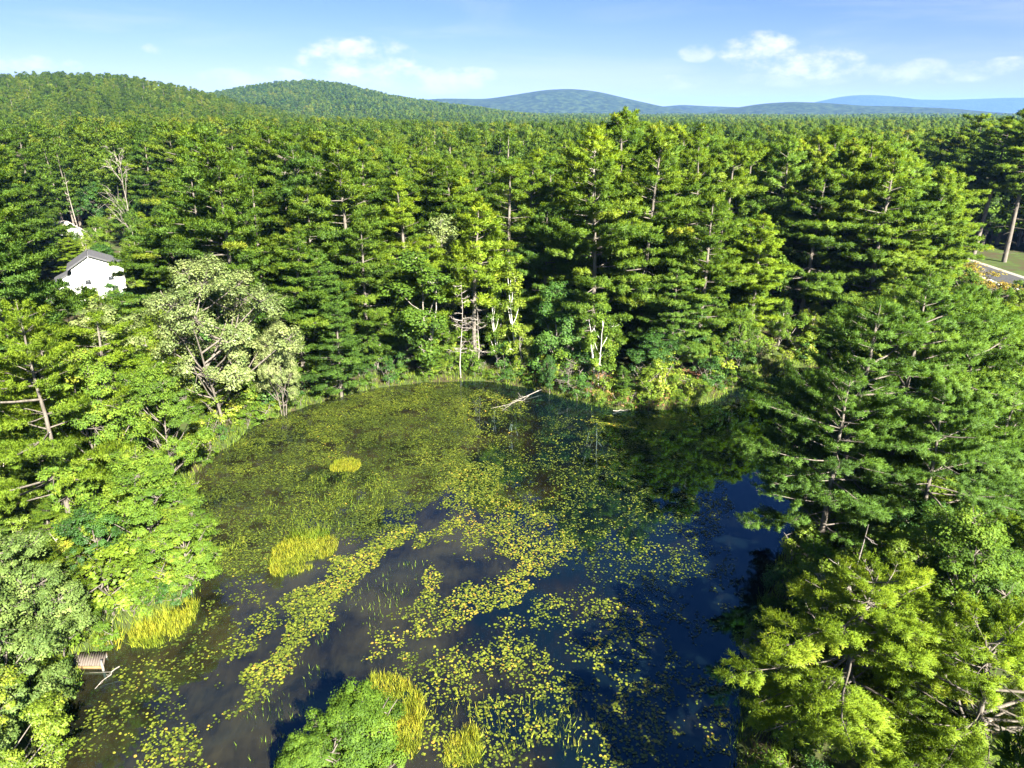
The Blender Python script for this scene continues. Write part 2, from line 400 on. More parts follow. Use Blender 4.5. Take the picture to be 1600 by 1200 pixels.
def bare_parts(seed, H=9., W=3., n=14, up=.7, rmul=1.0, sub=4):
    """dead tree: bleached trunk and forked bare branches"""
    g = np.random.default_rng(seed); k = 8
    zt = np.linspace(0, H, k); tp = np.concatenate([np.cumsum(g.normal(0, .09, (k, 2)), 0), zt[:, None]], 1); tp[0] = [0, 0, -.3]
    rr = (H * .011 * rmul + .02) * (1 - .93 * zt / H)
    parts = [tubes(tp[None], rr[None], 6)]
    z0 = g.uniform(.25, .97, n) * H; a = g.uniform(0, 6.28, n); ln = W * g.uniform(.4, 1.0, n) * (1.15 - z0 / H * .7)
    st = np.stack([np.interp(z0, zt, tp[:, 0]), np.interp(z0, zt, tp[:, 1]), z0], -1)
    dr = unit(np.stack([np.cos(a), np.sin(a), np.full(n, up) + g.normal(0, .2, n)], -1))
    P = np.stack([st + dr * (ln * s)[:, None] + np.array([0, 0, .10]) * (ln * s * s)[:, None] + (g.normal(0, .06, (n, 3)) * ln[:, None] if s > 0 else 0) for s in (0, .35, .7, 1)], 1)
    parts.append(tubes(P, (H * .0035 * rmul + .012) * np.array([1.1, .8, .5, .2])[None] * np.ones((n, 1)), 4))
    i = np.repeat(np.arange(n), sub); s = g.uniform(.3, .95, len(i))
    st2 = P[i, 0] * (1 - s)[:, None] + P[i, 3] * s[:, None]
    d2 = unit(dr[i] + g.normal(0, .55, (len(i), 3))); l2 = ln[i] * g.uniform(.2, .5, len(i))
    P2 = np.stack([st2, st2 + d2 * (l2 * .5)[:, None], st2 + unit(d2 + g.normal(0, .3, d2.shape)) * l2[:, None]], 1)
    parts.append(tubes(P2, (H * .0014 + .008) * np.array([1.1, .8, .3])[None] * np.ones((len(i), 1)), 3))
    return cat(parts)

class Kind:
    """a tree shape: its meshes, shared by every copy"""
    def __init__(self, nm, parts, leafmat, barkmat, H, limbmat=None):
        self.H = H
        (tv, tf), (lv, lf), (cv, cf, ti, no) = parts
        tv, tf = cat([(tv, tf), (lv, lf)])
        self.trunk = build_mesh(nm + '_trunk', tv, tf, mat=MAT[barkmat], smooth=True)
        self.crown = build_mesh(nm + '_crown', cv, cf, ti, no, MAT[leafmat])
def plant(kind, name, x, y, z, h, rz, label, category, group=None, wide=1.0, limbs=True, leaf=None, bark=None):
    s = h / kind.H
    t = empty(name, (x, y, z), rz, (s * wide, s * wide, s), label=label, category=category)
    if group: t['group'] = group
    t.rotation_euler[0] = math.sin(x * 12.9 + y * 78.2) * .035; t.rotation_euler[1] = math.sin(x * 39.3 + y * 11.1) * .035
    def put(nm, me, m):
        o = obj(nm, me, t)
        if m: o.material_slots[0].link = 'OBJECT'; o.material_slots[0].material = MAT[m]
    put('trunk', kind.trunk, bark)
    put('crown', kind.crown, leaf)
    return t

# ------------------------------------------------------------------ the lie of the land
def lattice(ix, iy, seed):
    n = (ix * 374761393 + iy * 668265263 + seed * 2147483647) & 0x7fffffff
    n = ((n ^ (n >> 13)) * 1274126177) & 0x7fffffff
    return ((n ^ (n >> 16)) & 0xffff) / 65535.0
def vnoise(x, y, sc, seed=1, octv=3):
    x, y = np.asarray(x, float), np.asarray(y, float)
    tot, amp, nrm = 0, 1.0, 0
    for o in range(octv):
        X, Y = x / sc, y / sc
        ix, iy = np.floor(X).astype(np.int64), np.floor(Y).astype(np.int64)
        fx, fy = X - ix, Y - iy; fx = fx * fx * (3 - 2 * fx); fy = fy * fy * (3 - 2 * fy)
        a = lattice(ix, iy, seed + o); b = lattice(ix + 1, iy, seed + o); c = lattice(ix, iy + 1, seed + o); d = lattice(ix + 1, iy + 1, seed + o)
        tot = tot + amp * ((a * (1 - fx) + b * fx) * (1 - fy) + (c * (1 - fx) + d * fx) * fy); nrm += amp
        amp *= .5; sc *= .5
    return tot / nrm
def chaikin(P, it=2):
    P = np.array(P, float)
    for _ in range(it):
        Q = np.roll(P, -1, 0)
        P = np.stack([.75 * P + .25 * Q, .25 * P + .75 * Q], 1).reshape(-1, 2)
    return P
shore_px = [(1150, 1090), (1168, 1040), (1180, 990), (1205, 930), (1235, 850), (1262, 750), (1270, 690), (1300, 640), (1325, 605), (1300, 578), (1240, 572), (1190, 590),
            (1130, 612), (1095, 634), (1040, 640), (965, 641), (900, 626), (850, 612), (800, 600), (760, 594), (700, 596), (650, 597), (590, 606), (520, 622), (450, 645), (395, 668), (372, 692),
            (318, 722), (296, 752), (292, 800), (310, 860), (318, 905), (285, 950), (215, 985), (150, 1015), (118, 1048), (110, 1100), (70, 1160)]
POND = np.array([G(*p) for p in shore_px] + [(-24, 21), (-25, 14), (-18, 6), (-8, 4), (4, 8), (9.5, 15), (9.4, 21)])
POND = chaikin(POND, 2)
POND = POND + np.stack([vnoise(POND[:, 0], POND[:, 1], 3.0, 11) - .5, vnoise(POND[:, 0], POND[:, 1], 3.0, 23) - .5], 1) * 1.0
def pond_dist(x, y):
    """signed distance to the shore: negative on the water"""
    x, y = np.asarray(x, float).ravel(), np.asarray(y, float).ravel()
    A = POND; B = np.roll(POND, -1, 0)
    out = np.empty(len(x))
    for i in range(0, len(x), 20000):
        px, py = x[i:i + 20000, None], y[i:i + 20000, None]
        ex, ey = B[:, 0] - A[:, 0], B[:, 1] - A[:, 1]
        t = np.clip(((px - A[:, 0]) * ex + (py - A[:, 1]) * ey) / (ex * ex + ey * ey), 0, 1)
        d = np.sqrt(((px - A[:, 0] - t * ex) ** 2 + (py - A[:, 1] - t * ey) ** 2).min(1))
        cr = ((A[:, 1] > py) != (B[:, 1] > py)) & (px < A[:, 0] + (py - A[:, 1]) * ex / np.where(ey == 0, 1e-9, ey))
        out[i:i + 20000] = np.where(cr.sum(1) % 2 == 1, -d, d)
    return out
def inside(poly, x, y):
    A = np.array(poly); B = np.roll(A, -1, 0); px, py = np.asarray(x)[:, None], np.asarray(y)[:, None]
    cr = ((A[:, 1] > py) != (B[:, 1] > py)) & (px < A[:, 0] + (py - A[:, 1]) * (B[:, 0] - A[:, 0]) / np.where(B[:, 1] == A[:, 1], 1e-9, B[:, 1] - A[:, 1]))
    return cr.sum(1) % 2 == 1
def sstep(a, b, x):
    t = np.clip((x - a) / (b - a), 0, 1); return t * t * (3 - 2 * t)
HZ, FU, FV = 172.0, FPX / CP, FPX / CP ** 2          # horizon row, and pixels per unit slope there
def hill_h(x, y):
    r = np.hypot(x, y); u = 800 + FU * x / np.maximum(y, 1)
    u = np.where(y > 0, u, np.where(x < 0, -2000, 4000))
    # wooded hill on the left, then a second one behind it
    v1 = np.interp(u, [-900, -300, 0, 60, 120, 200, 260, 330, 400, 470, 540, 620, 700], [150, 122, 117, 111, 109, 111, 120, 134, 150, 166, 180, 190, 192])
    p1 = np.maximum(0, (CAM_H + 800 * (HZ - v1) / FV) - 29)
    h1 = p1 * sstep(330, 800, r) * (1 - .5 * sstep(800, 1200, r))
    v2 = np.interp(u, [-400, 200, 330, 430, 490, 540, 620, 700, 790, 860, 950, 1050], [165, 160, 147, 131, 127, 133, 151, 162, 170, 178, 183, 186])
    p2 = np.maximum(0, (CAM_H + 1900 * (HZ - v2) / FV) - 21)
    h2 = p2 * sstep(1050, 1900, r) * (1 - .6 * sstep(1900, 2600, r))
    und = (vnoise(x, y, 260, 41, 2) - .5) * 9 * sstep(180, 420, r)
    return np.maximum(h1, h2) + und - 2.0 * sstep(150, 500, r) - 5.0 * sstep(600, 1500, r) * sstep(-.1, .12, x / np.maximum(y, 1))
def land(x, y):
    sh = np.shape(x); x, y = np.asarray(x, float).ravel(), np.asarray(y, float).ravel()
    d = np.full(len(x), 400.0)
    nr = np.hypot(x, y) < 330
    d[nr] = pond_dist(x[nr], y[nr])
    bank = np.minimum(np.maximum(d, 0) * .30, .45) + 1.1 * (1 - np.exp(-np.maximum(d, 0) / 22))
    bed = -.12 - np.minimum(.9, .12 * np.maximum(-d, 0))
    flat = 1 - sstep(62, 70, x) * sstep(50, 60, y) * (1 - sstep(190, 215, y))                # level ground along the road
    z = np.where(d > 0, bank + (vnoise(x, y, 7, 5) - .5) * .5 * np.clip(d / 4, 0, 1) * flat, bed)
    z = z + np.where(d > 0, 3.0 * sstep(-20, -95, x) * sstep(70, 170, y), 0)
    z = z + np.where(np.hypot(x, y) > 150, hill_h(x, y), 0)
    return z.reshape(sh)
def LZ(x, y): return float(land(np.array([x]), np.array([y]))[0])

MAT['litter'] = noise_mat('forest_floor', [(.25, (.026, .022, .012)), (.40, (.050, .040, .020)), (.52, (.040, .058, .014)), (.75, (.065, .095, .018))], scale=.35, detail=9, rough=.95, bump=.6, bscale=3)
ang = np.concatenate([np.linspace(-R(52), R(52), 330), np.linspace(R(52), R(308), 90)[1:-1]])
rad = np.concatenate([[1.5], np.geomspace(4, 150, 175), np.geomspace(155, 15500, 105)])
RR, AA = np.meshgrid(rad, ang, indexing='ij')
gx, gy = RR * np.sin(AA), RR * np.cos(AA)
gz = land(gx, gy)
gz = np.where(RR > 2700, gz * (1 - sstep(2700, 3400, RR)) - 2 * sstep(2700, 3400, RR), gz)
na = len(ang); nr_ = len(rad)
i, j = np.meshgrid(np.arange(nr_ - 1), np.arange(na), indexing='ij'); j2 = (j + 1) % na
F = np.stack([i * na + j, (i + 1) * na + j, (i + 1) * na + j2, i * na + j2], -1).reshape(-1, 4)[:, ::-1]
gm = build_mesh('ground', np.stack([gx, gy, gz], -1).reshape(-1, 3), F, mat=MAT['litter'], smooth=True)
ground = obj('ground', gm, kind='structure', label='brown and green forest floor around the pond')

# the far green plain beyond the last trees built one by one, and the mountains
MAT['far_wood'] = noise_mat('far_woodland', [(.30, (.018, .040, .012)), (.5, (.040, .070, .018)), (.7, (.070, .100, .024))], scale=.06, detail=8, rough=.95, bump=1.0, bscale=.05)
MAT['far_wood2'] = noise_mat('mountain_woodland', [(.36, (.003, .009, .004)), (.5, (.012, .026, .009)), (.62, (.032, .052, .016))], scale=.035, detail=10, rough=.95, bump=1.0, bscale=.02)
def mountain(name, D, depth, prof, label, mat, seed):
    us = np.linspace(prof[0][0], prof[-1][0], 160)
    vs = np.interp(us, [p[0] for p in prof], [p[1] for p in prof])
    ker = np.ones(9) / 9; vs = np.convolve(np.pad(vs, 4, mode='edge'), ker, 'valid')
    top = np.maximum(CAM_H + D * (HZ - vs) / FV, -2)
    k = 40; s = np.linspace(-1, 1, k)
    V = np.empty((len(us), k, 3))
    for q in range(k):
        y = D + s[q] * depth
        x = (us - 800) / FU * D
        f = np.cos(s[q] * np.pi / 2) ** 1.35
        z = top * f + (vnoise(x, np.full_like(x, y), depth * .22, seed) - .5) * top * .38 * f * (1 - f ** 6) - 3
        V[:, q] = np.stack([x, np.full_like(x, y), z], -1)
    i, j = np.meshgrid(np.arange(len(us) - 1), np.arange(k - 1), indexing='ij')
    F = np.stack([i * k + j, (i + 1) * k + j, (i + 1) * k + j + 1, i * k + j + 1], -1).reshape(-1, 4)
    return obj(name, build_mesh(name, V.reshape(-1, 3), F, mat=mat, smooth=True), kind='structure', label=label)
mountain('mountain', 4600, 700, [(560, 176), (640, 157), (690, 153), (760, 154), (800, 148), (850, 140), (890, 138), (930, 142), (985, 155), (1030, 165), (1080, 174), (1140, 180)], 'broad blue-green wooded mountain rising beyond the forest', MAT['far_wood2'], 3)
mountain('mountain', 5400, 600, [(980, 178), (1030, 166), (1065, 163), (1100, 165), (1160, 167), (1230, 178)], 'low blue-green saddle hill between the two broad mountains', MAT['far_wood2'], 8)
mountain('mountain', 4000, 600, [(1090, 178), (1150, 168), (1190, 161), (1235, 158), (1290, 160), (1340, 164), (1400, 165), (1470, 168), (1540, 175), (1620, 182)], 'long low grey-green ridge in front of the blue mountains', MAT['far_wood2'], 13)
mountain('mountain', 10500, 1100, [(1180, 176), (1270, 161), (1300, 153), (1330, 148), (1380, 149), (1420, 155), (1470, 156), (1530, 154), (1580, 152), (1640, 154), (1760, 150), (1900, 170)], 'bright blue mountain range on the far skyline', MAT['far_wood2'], 21)

# water
m, t, out = new_mat('pond_water')
tcn = t.nodes.new('ShaderNodeTexCoord')
nz1 = nd(t, 'ShaderNodeTexNoise', Scale=.16, Detail=5, Roughness=.6); t.links.new(tcn.outputs['Object'], nz1.inputs['Vector'])
nzw = nd(t, 'ShaderNodeTexNoise', Scale=1.0, Detail=8, Roughness=.7); mpw = t.nodes.new('ShaderNodeMapping'); mpw.inputs['Scale'].default_value = (2.6, .8, 1)
t.links.new(tcn.outputs['Object'], mpw.inputs[0]); t.links.new(mpw.outputs[0], nzw.inputs['Vector'])
wmx = t.nodes.new('ShaderNodeMath'); wmx.operation = 'MULTIPLY_ADD'; t.links.new(nzw.outputs['Fac'], wmx.inputs[0]); wmx.inputs[1].default_value = .32; t.links.new(nz1.outputs['Fac'], wmx.inputs[2])
wm2 = t.nodes.new('ShaderNodeMath'); wm2.operation = 'SUBTRACT'; t.links.new(wmx.outputs[0], wm2.inputs[0]); wm2.inputs[1].default_value = .15
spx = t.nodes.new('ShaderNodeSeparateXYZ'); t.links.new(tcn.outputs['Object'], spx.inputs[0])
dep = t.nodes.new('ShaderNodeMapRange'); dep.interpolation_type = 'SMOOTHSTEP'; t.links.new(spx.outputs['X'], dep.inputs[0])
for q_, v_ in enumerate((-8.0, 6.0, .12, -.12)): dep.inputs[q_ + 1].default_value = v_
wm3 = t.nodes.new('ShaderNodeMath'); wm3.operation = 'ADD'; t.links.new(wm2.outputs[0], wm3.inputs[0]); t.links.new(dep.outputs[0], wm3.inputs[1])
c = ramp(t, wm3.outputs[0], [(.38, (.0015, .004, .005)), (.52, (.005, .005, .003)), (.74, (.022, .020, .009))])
p = nd(t, 'ShaderNodeBsdfPrincipled', Roughness=.03, IOR=1.85); p.inputs['Specular Tint'].default_value = (.26, .86, 1.0, 1); t.links.new(c, p.inputs['Base Color'])
nz2_ = nd(t, 'ShaderNodeTexNoise', Scale=1.1, Detail=2); t.links.new(tcn.outputs['Object'], nz2_.inputs['Vector'])
bp = nd(t, 'ShaderNodeBump', Strength=.02, Distance=.1); t.links.new(nz2_.outputs['Fac'], bp.inputs['Height']); t.links.new(bp.outputs[0], p.inputs['Normal'])
t.links.new(p.outputs[0], out.inputs[0]); MAT['water'] = m
xs = np.linspace(-45, 42, 30); ys = np.linspace(-4, 88, 30)
X, Y = np.meshgrid(xs, ys, indexing='ij'); i, j = np.meshgrid(np.arange(29), np.arange(29), indexing='ij')
F = np.stack([i * 30 + j, (i + 1) * 30 + j, (i + 1) * 30 + j + 1, i * 30 + j + 1], -1).reshape(-1, 4)
obj('pond_water', build_mesh('pond_water', np.stack([X, Y, np.zeros_like(X)], -1).reshape(-1, 3), F, mat=MAT['water'], smooth=True), kind='structure', label='dark still pond water reflecting the sky')

# ------------------------------------------------------------------ tree shapes (meshes shared by all copies)
PINE = [Kind('pine_a', pine_parts(1, 22, .18, 5.6), 'needle', 'bark', 22),
        Kind('pine_b', pine_parts(2, 22, .28, 5.0, dz=1.0, gap=.10), 'needle', 'bark', 22),
        Kind('pine_c', pine_parts(3, 22, .14, 6.0, dz=1.1, top=.62), 'needle', 'bark', 22),
        Kind('pine_d', pine_parts(4, 22, .22, 4.2, dz=.85), 'needle', 'bark', 22),
        Kind('pine_e', pine_parts(5, 22, .30, 5.8, dz=1.25, gap=.12, top=.55), 'needle', 'bark', 22),
        Kind('pine_f', pine_parts(6, 22, .12, 4.8, dz=.8, top=.95, ntw=16), 'needle', 'bark', 22)]
PINE_BARE = Kind('bare_trunk_pine', pine_parts(7, 24, .50, 4.8, dz=.95, gap=.1, dead=26), 'needle', 'bark_pale', 24)
PINE_SLIM = Kind('slim_pine', pine_parts(8, 14, .42, 2.4, dz=.65, nb=5, dead=30, ntw=7, ntf=9), 'needle', 'bark', 14)
BIG = dict(nlen=.25, nwid=.036, nn=10, ntw=26, ntf=16, nb=5)
PINE_BIG = [Kind('big_pine_a', pine_parts(11, 18, .20, 7.0, dz=1.1, gap=.05, top=.6, **BIG), 'needle_blue', 'bark', 18),
            Kind('big_pine_b', pine_parts(12, 18, .16, 6.2, dz=1.05, gap=.05, top=.68, **BIG), 'needle_blue', 'bark', 18)]
PINE_NEAR = Kind('near_pine', pine_parts(13, 13, .26, 5.4, dz=.80, gap=.04, top=.5, nlen=.22, nwid=.029, nn=10, ntw=24, ntf=20, nb=5, tips=.9), 'needle_yellow', 'bark', 13)
LEAF = [Kind('broad_a', broadleaf_parts(21, 12, 8.0, .25, 11, 12, 95, .26), 'leaf', 'bark_pale', 12),
        Kind('broad_b', broadleaf_parts(22, 12, 7.0, .20, 11, 12, 95, .26, trunks=2), 'leaf', 'bark_pale', 12),
        Kind('broad_c', broadleaf_parts(23, 12, 9.5, .30, 13, 11, 95, .27), 'leaf', 'bark', 12)]
PALE = Kind('pale_tree', broadleaf_parts(24, 15, 14.0, .28, 32, 13, 95, .20, .72, trunks=3, tip_up=.6, rmul=1.0, lob=(.16, .32)), 'leaf_pale', 'bark', 15)
COLUMN = [Kind('column_a', broadleaf_parts(25, 11, 3.2, .10, 12, 8, 60, .22, .55, rmul=.5), 'leaf_yellow', 'birch', 11),
          Kind('column_b', broadleaf_parts(26, 11, 4.4, .18, 11, 9, 75, .22, .6, trunks=2, rmul=.35), 'leaf', 'birch', 11)]
NEARLEAF = [Kind('near_broad_a', broadleaf_parts(27, 12, 10, .14, 34, 13, 120, .17, .62, tip_up=.5, rmul=.8, lob=(.16, .30), flat=.5), 'leaf', 'bark', 12),
            Kind('near_broad_b', broadleaf_parts(28, 9, 9, .10, 32, 13, 120, .15, .55, trunks=3, tip_up=.6, rmul=.8, lob=(.16, .30), flat=.6), 'leaf_silver', 'bark', 9)]
SHRUB = [Kind('shrub_a', broadleaf_parts(31, 1.8, 2.4, .05, 6, 6, 34, .15, .36, trunks=3), 'leaf', 'bark', 1.8),
         Kind('shrub_b', broadleaf_parts(32, 1.5, 2.8, .05, 6, 6, 34, .14, .36, trunks=3), 'leaf_yellow', 'bark', 1.5),
         Kind('shrub_c', broadleaf_parts(33, 2.6, 2.6, .05, 7, 6, 36, .16, .40, trunks=3), 'leaf', 'bark', 2.6)]
NEARBUSH = Kind('near_bush', broadleaf_parts(34, 3.2, 5.0, .05, 32, 11, 165, .10, .36, trunks=4, tip_up=.1, lob=(.14, .28)), 'leaf', 'bark', 3.2)

taken = []            # (x, y, r) ground already used by a tree placed by hand
heads = []            # landmarks for the labels of the forest trees: (u, v, words)
def hero(kind, name, u, v, Y, label, cat, wide=1.0, rz=None, leaf=None, bark=None, r=3.0, group=None, landmark=None, lean=0):
    x, y, zt = AT(u, v, Y); z = LZ(x, y)
    o = plant(kind, name, x, y, z - .05, zt - z, (u * 7.13 + v * 3.7) % 6.283 if rz is None else rz, label, cat, group, wide, leaf=leaf, bark=bark)
    if lean: o.rotation_euler[1] = lean
    taken.append((x, y, r))
    if landmark: heads.append((u, v, landmark))
    return o
P_, B_ = 'pine tree', 'tree'
# pines on the near right bank, leaning their limbs over the water
hero(PINE_BIG[0], 'pine_tree', 1450, 436, 45, 'tallest broad blue-green pine on the near right bank', P_, 1.05, leaf='needle_blue', r=4.5)
hero(PINE_BIG[1], 'pine_tree', 1362, 470, 43, 'blue-green pine reaching its limbs over the open dark water', P_, 1.25, r=4)
hero(PINE_BIG[1], 'pine_tree', 1545, 470, 46, 'blue-green pine behind the reddish shrubs near the road end', P_, 1.0, rz=2.2, r=4)
hero(PINE_BIG[0], 'pine_tree', 1325, 590, 39.5, 'shorter blue-green pine with drooping plumes touching the pond edge', P_, 1.25, rz=3.4, r=3.5)
hero(PINE_BIG[0], 'pine_tree', 1600, 560, 42, 'blue-green pine at the picture edge, its crown half cut off', P_, 1.0, rz=5.0, r=4)
hero(PINE_BIG[1], 'pine_tree', 1490, 600, 38, 'dense low blue-green pine in front of the tallest bank pine', P_, 1.05, rz=1.0, r=3.5)
hero(PINE_NEAR, 'pine_tree', 1352, 905, 25.0, 'bright yellow-green pine top close to the camera by the water', P_, 1.5, rz=.6, r=5)
hero(PINE_NEAR, 'pine_tree', 1590, 1000, 21.5, 'yellow-green pine in the picture corner with bare forked limbs', P_, 1.5, rz=2.9, r=4)
hero(NEARLEAF[0], 'broadleaf_tree', 1540, 800, 28, 'olive leafy tree above the yellow-green corner pine', B_, .85, rz=1.2, leaf='leaf', r=4)
# left bank, near to far
hero(NEARLEAF[1], 'broadleaf_tree', 0, 838, 30, 'silvery green tree over the dock at the left edge', B_, .95, rz=.3, r=4)
hero(NEARLEAF[1], 'broadleaf_tree', -75, 930, 25.5, 'silvery green tree cut by the left picture edge', B_, 1.0, rz=2.3, r=3)
hero(NEARLEAF[0], 'broadleaf_tree', -75, 1050, 22.0, 'yellow-green leafy tree in the bottom left corner', B_, .95, rz=1.3, leaf='leaf_yellow', r=3)
hero(NEARLEAF[0], 'broadleaf_tree', 205, 700, 38.5, 'bright green maple leaning out above the yellow reeds', B_, 1.0, rz=1.9, leaf='leaf', r=4)
hero(NEARLEAF[0], 'broadleaf_tree', 272, 790, 36.5, 'low light green maple spreading its tip over the lily pads', B_, 1.05, rz=4.0, leaf='leaf', r=3)
hero(PINE_BIG[1], 'pine_tree', 20, 470, 41, 'bright pine with bare grey limbs at the left edge', P_, .8, rz=.5, leaf='needle_yellow', r=4)
hero(NEARLEAF[0], 'broadleaf_tree', 115, 540, 44, 'layered green tree with a pale straight trunk, left bank', B_, .75, rz=5.2, leaf='leaf', r=4)
hero(NEARLEAF[0], 'broadleaf_tree', 235, 560, 49, 'rounded yellow-green tree between the pale tree and the reeds', B_, .75, rz=2.6, leaf='leaf', r=4)
hero(LEAF[2], 'broadleaf_tree', 150, 478, 62, 'low olive tree just below the white house', B_, 1.0, leaf='leaf_pale', r=4)
hero(LEAF[0], 'broadleaf_tree', 55, 480, 60, 'green leafy tree left of the white house front', B_, .8, leaf='leaf_yellow', r=4)
hero(PINE[3], 'pine_tree', -18, 300, 66, 'yellowish pine left of the white house', P_, .8, leaf='needle_yellow', r=4, landmark='the yellowish pine by the house')
hero(PINE[3], 'pine_tree', -75, 310, 57, 'dark green pine at the left edge above the bare-limbed pine', P_, 1.2, r=4)
hero(LEAF[1], 'broadleaf_tree', 130, 365, 118, 'yellow-green maple between the two houses', B_, .8, leaf='leaf_yellow', r=4)
hero(LEAF[2], 'broadleaf_tree', 150, 285, 150, 'large dark round tree behind the second roof', B_, 1.1, leaf='leaf_dark', r=6)
hero(LEAF[1], 'broadleaf_tree', 205, 330, 120, 'mid green tree right of the second roof', B_, .75, leaf='leaf', r=4)
hero(LEAF[0], 'broadleaf_tree', 232, 400, 104, 'small dark tree touching the right corner of the white house', B_, .8, leaf='leaf_dark', r=3)
hero(PALE, 'broadleaf_tree', 312, 402, 61, 'wide pale grey-green tree right below the white house', B_, 1.0, rz=.9, r=6, landmark='the wide pale tree')
hero(PALE, 'broadleaf_tree', 425, 500, 64, 'smaller pale grey-green tree beside the leaning bare trunk', B_, .62, rz=3.0, r=3)
# far bank, left to right
for a in [(PINE[2], 470, 292, 80, 'big layered pine with a pale mid trunk across the pond', 1.15, None, 3.5, 'the big layered pine'),
          (PINE[0], 560, 345, 77, 'spreading pine right of the big layered pine', 1.15, None, 3.5, None),
          (PINE[5], 520, 470, 69, 'low bushy pine at the waterline below the layered pines', 1.3, 'needle_blue', 3, None),
          (PINE[1], 395, 300, 88, 'broad pine rising behind the wide pale tree', 1.15, None, 3.5, None),
          (PINE_SLIM, 737, 320, 77, 'slim pine with bare lower trunk among the dead stems', 1.1, 'needle_yellow', 2, 'the slim pine'),
          (PINE[2], 850, 318, 80, 'round-topped pine behind the two yellow-green poplars', 1.05, 'needle_blue', 3.5, 'the round-topped pine'),
          (PINE_BARE, 938, 200, 84, 'tall pine with a long exposed white trunk', 1.05, 'needle_yellow', 3, 'the pine with the white trunk'),
          (PINE[1], 985, 176, 92, 'highest pine of the far bank, breaking the skyline', 1.15, None, 3.5, 'the highest pine'),
          (PINE[0], 1045, 208, 88, 'wide pine right of the highest pine', 1.2, None, 3.5, None),
          (PINE[5], 1078, 196, 104, 'pointed pine behind the wide far-bank pine', 1.1, None, 3, None),
          (PINE[2], 1060, 420, 74, 'low spreading pine hanging over the red needle bank', 1.35, 'needle_blue', 4, None),
          (PINE[3], 1195, 335, 82, 'yellow-green pine with a slanting trunk left of the cove', 1.3, 'needle_yellow', 3.5, 'the yellow-green cove pine'),
          (PINE[0], 1132, 330, 84, 'deep green pine between the low spreading pine and the cove', 1.15, None, 3.5, None),
          (PINE[1], 1285, 265, 88, 'full pine with a dark inner trunk behind the cove', 1.2, None, 3.5, 'the full cove pine'),
          (PINE[0], 1310, 198, 112, 'tall bushy pine on the skyline above the cove', 1.25, None, 4, None),
          (PINE[2], 1405, 218, 108, 'tall pine with a ragged top left of the road', 1.2, None, 4, None),
          (PINE[4], 1465, 262, 100, 'open pine with white bare limbs left of the road', 1.25, None, 4, 'the open pine by the road'),
          (PINE[1], 1440, 330, 86, 'layered pine in front of the roadside pines', 1.2, None, 4, None),
          (PINE[4], 1405, 455, 66, 'green pine between the cove and the near right bank', 1.1, None, 4, None),
          (PINE[2], 1540, 178, 168, 'dark tall pine across the road', 1.35, None, 5, None),
          (PINE[0], 1600, 172, 160, 'dark tall pine across the road at the picture edge', 1.4, None, 5, None),
          (PINE[1], 1505, 215, 172, 'dark pine behind the open roadside pine', 1.3, None, 5, None)]:
    hero(a[0], 'pine_tree', a[1], a[2], a[3], a[4], P_, a[5], leaf=a[6], r=a[7], landmark=a[8])
for a in [(1570, 190, 140, 'dark high-crowned pine on the far road verge'), (1625, 185, 132, 'dark high-crowned pine cut by the picture edge beside the road'), (1600, 205, 150, 'dark pine with a bare stem behind the roadside pines')]:
    hero(PINE_BARE, 'pine_tree', a[0], a[1], a[2], a[3], P_, 1.35, r=3.5, bark='bark')
hero(COLUMN[1], 'broadleaf_tree', 655, 388, 74, 'vine-green leafy column tree on the far bank', B_, 1.25, r=2.5, landmark='the leafy column tree', bark='bark_pale')
hero(COLUMN[0], 'poplar_tree', 807, 405, 75.5, 'taller thin yellow-green poplar on the far bank', B_, .95, r=2, bark='birch')
hero(COLUMN[0], 'poplar_tree', 775, 440, 76.5, 'shorter thin poplar left of its taller twin', B_, .8, rz=2.0, r=2, leaf='leaf', bark='birch')
hero(COLUMN[1], 'poplar_tree', 820, 505, 74.6, 'low bright yellow-green poplar at the waterline', B_, 1.05, rz=1.0, leaf='leaf_yellow', r=2, bark='bark_pale')
hero(COLUMN[1], 'birch_tree', 938, 465, 70.5, 'white-stemmed birch standing on the far bank', B_, 1.1, rz=2.0, r=2.5, landmark='the white-stemmed birch')
hero(LEAF[1], 'broadleaf_tree', 690, 345, 84, 'grey-green tree with dead white tips behind the column tree', B_, .8, leaf='leaf_pale', r=3)
hero(LEAF[0], 'broadleaf_tree', 765, 330, 86, 'mid green tree between the slim pine and the round-topped pine', B_, .8, leaf='leaf', r=3)
hero(LEAF[2], 'broadleaf_tree', 1160, 480, 74, 'light green leafy tree at the point left of the cove', B_, .75, leaf='leaf', r=3)
hero(LEAF[0], 'broadleaf_tree', 1225, 470, 82, 'bright green leafy tree behind the cove', B_, .8, leaf='leaf', r=3)
hero(LEAF[1], 'broadleaf_tree', 1365, 470, 62, 'yellow-green leafy tree behind the right bank pines', B_, .8, leaf='leaf_yellow', r=3)
hero(LEAF[2], 'broadleaf_tree', 860, 555, 69.5, 'small dark hemlock-like tree beside the brown patch on the bank', B_, .6, leaf='leaf_dark', r=2)

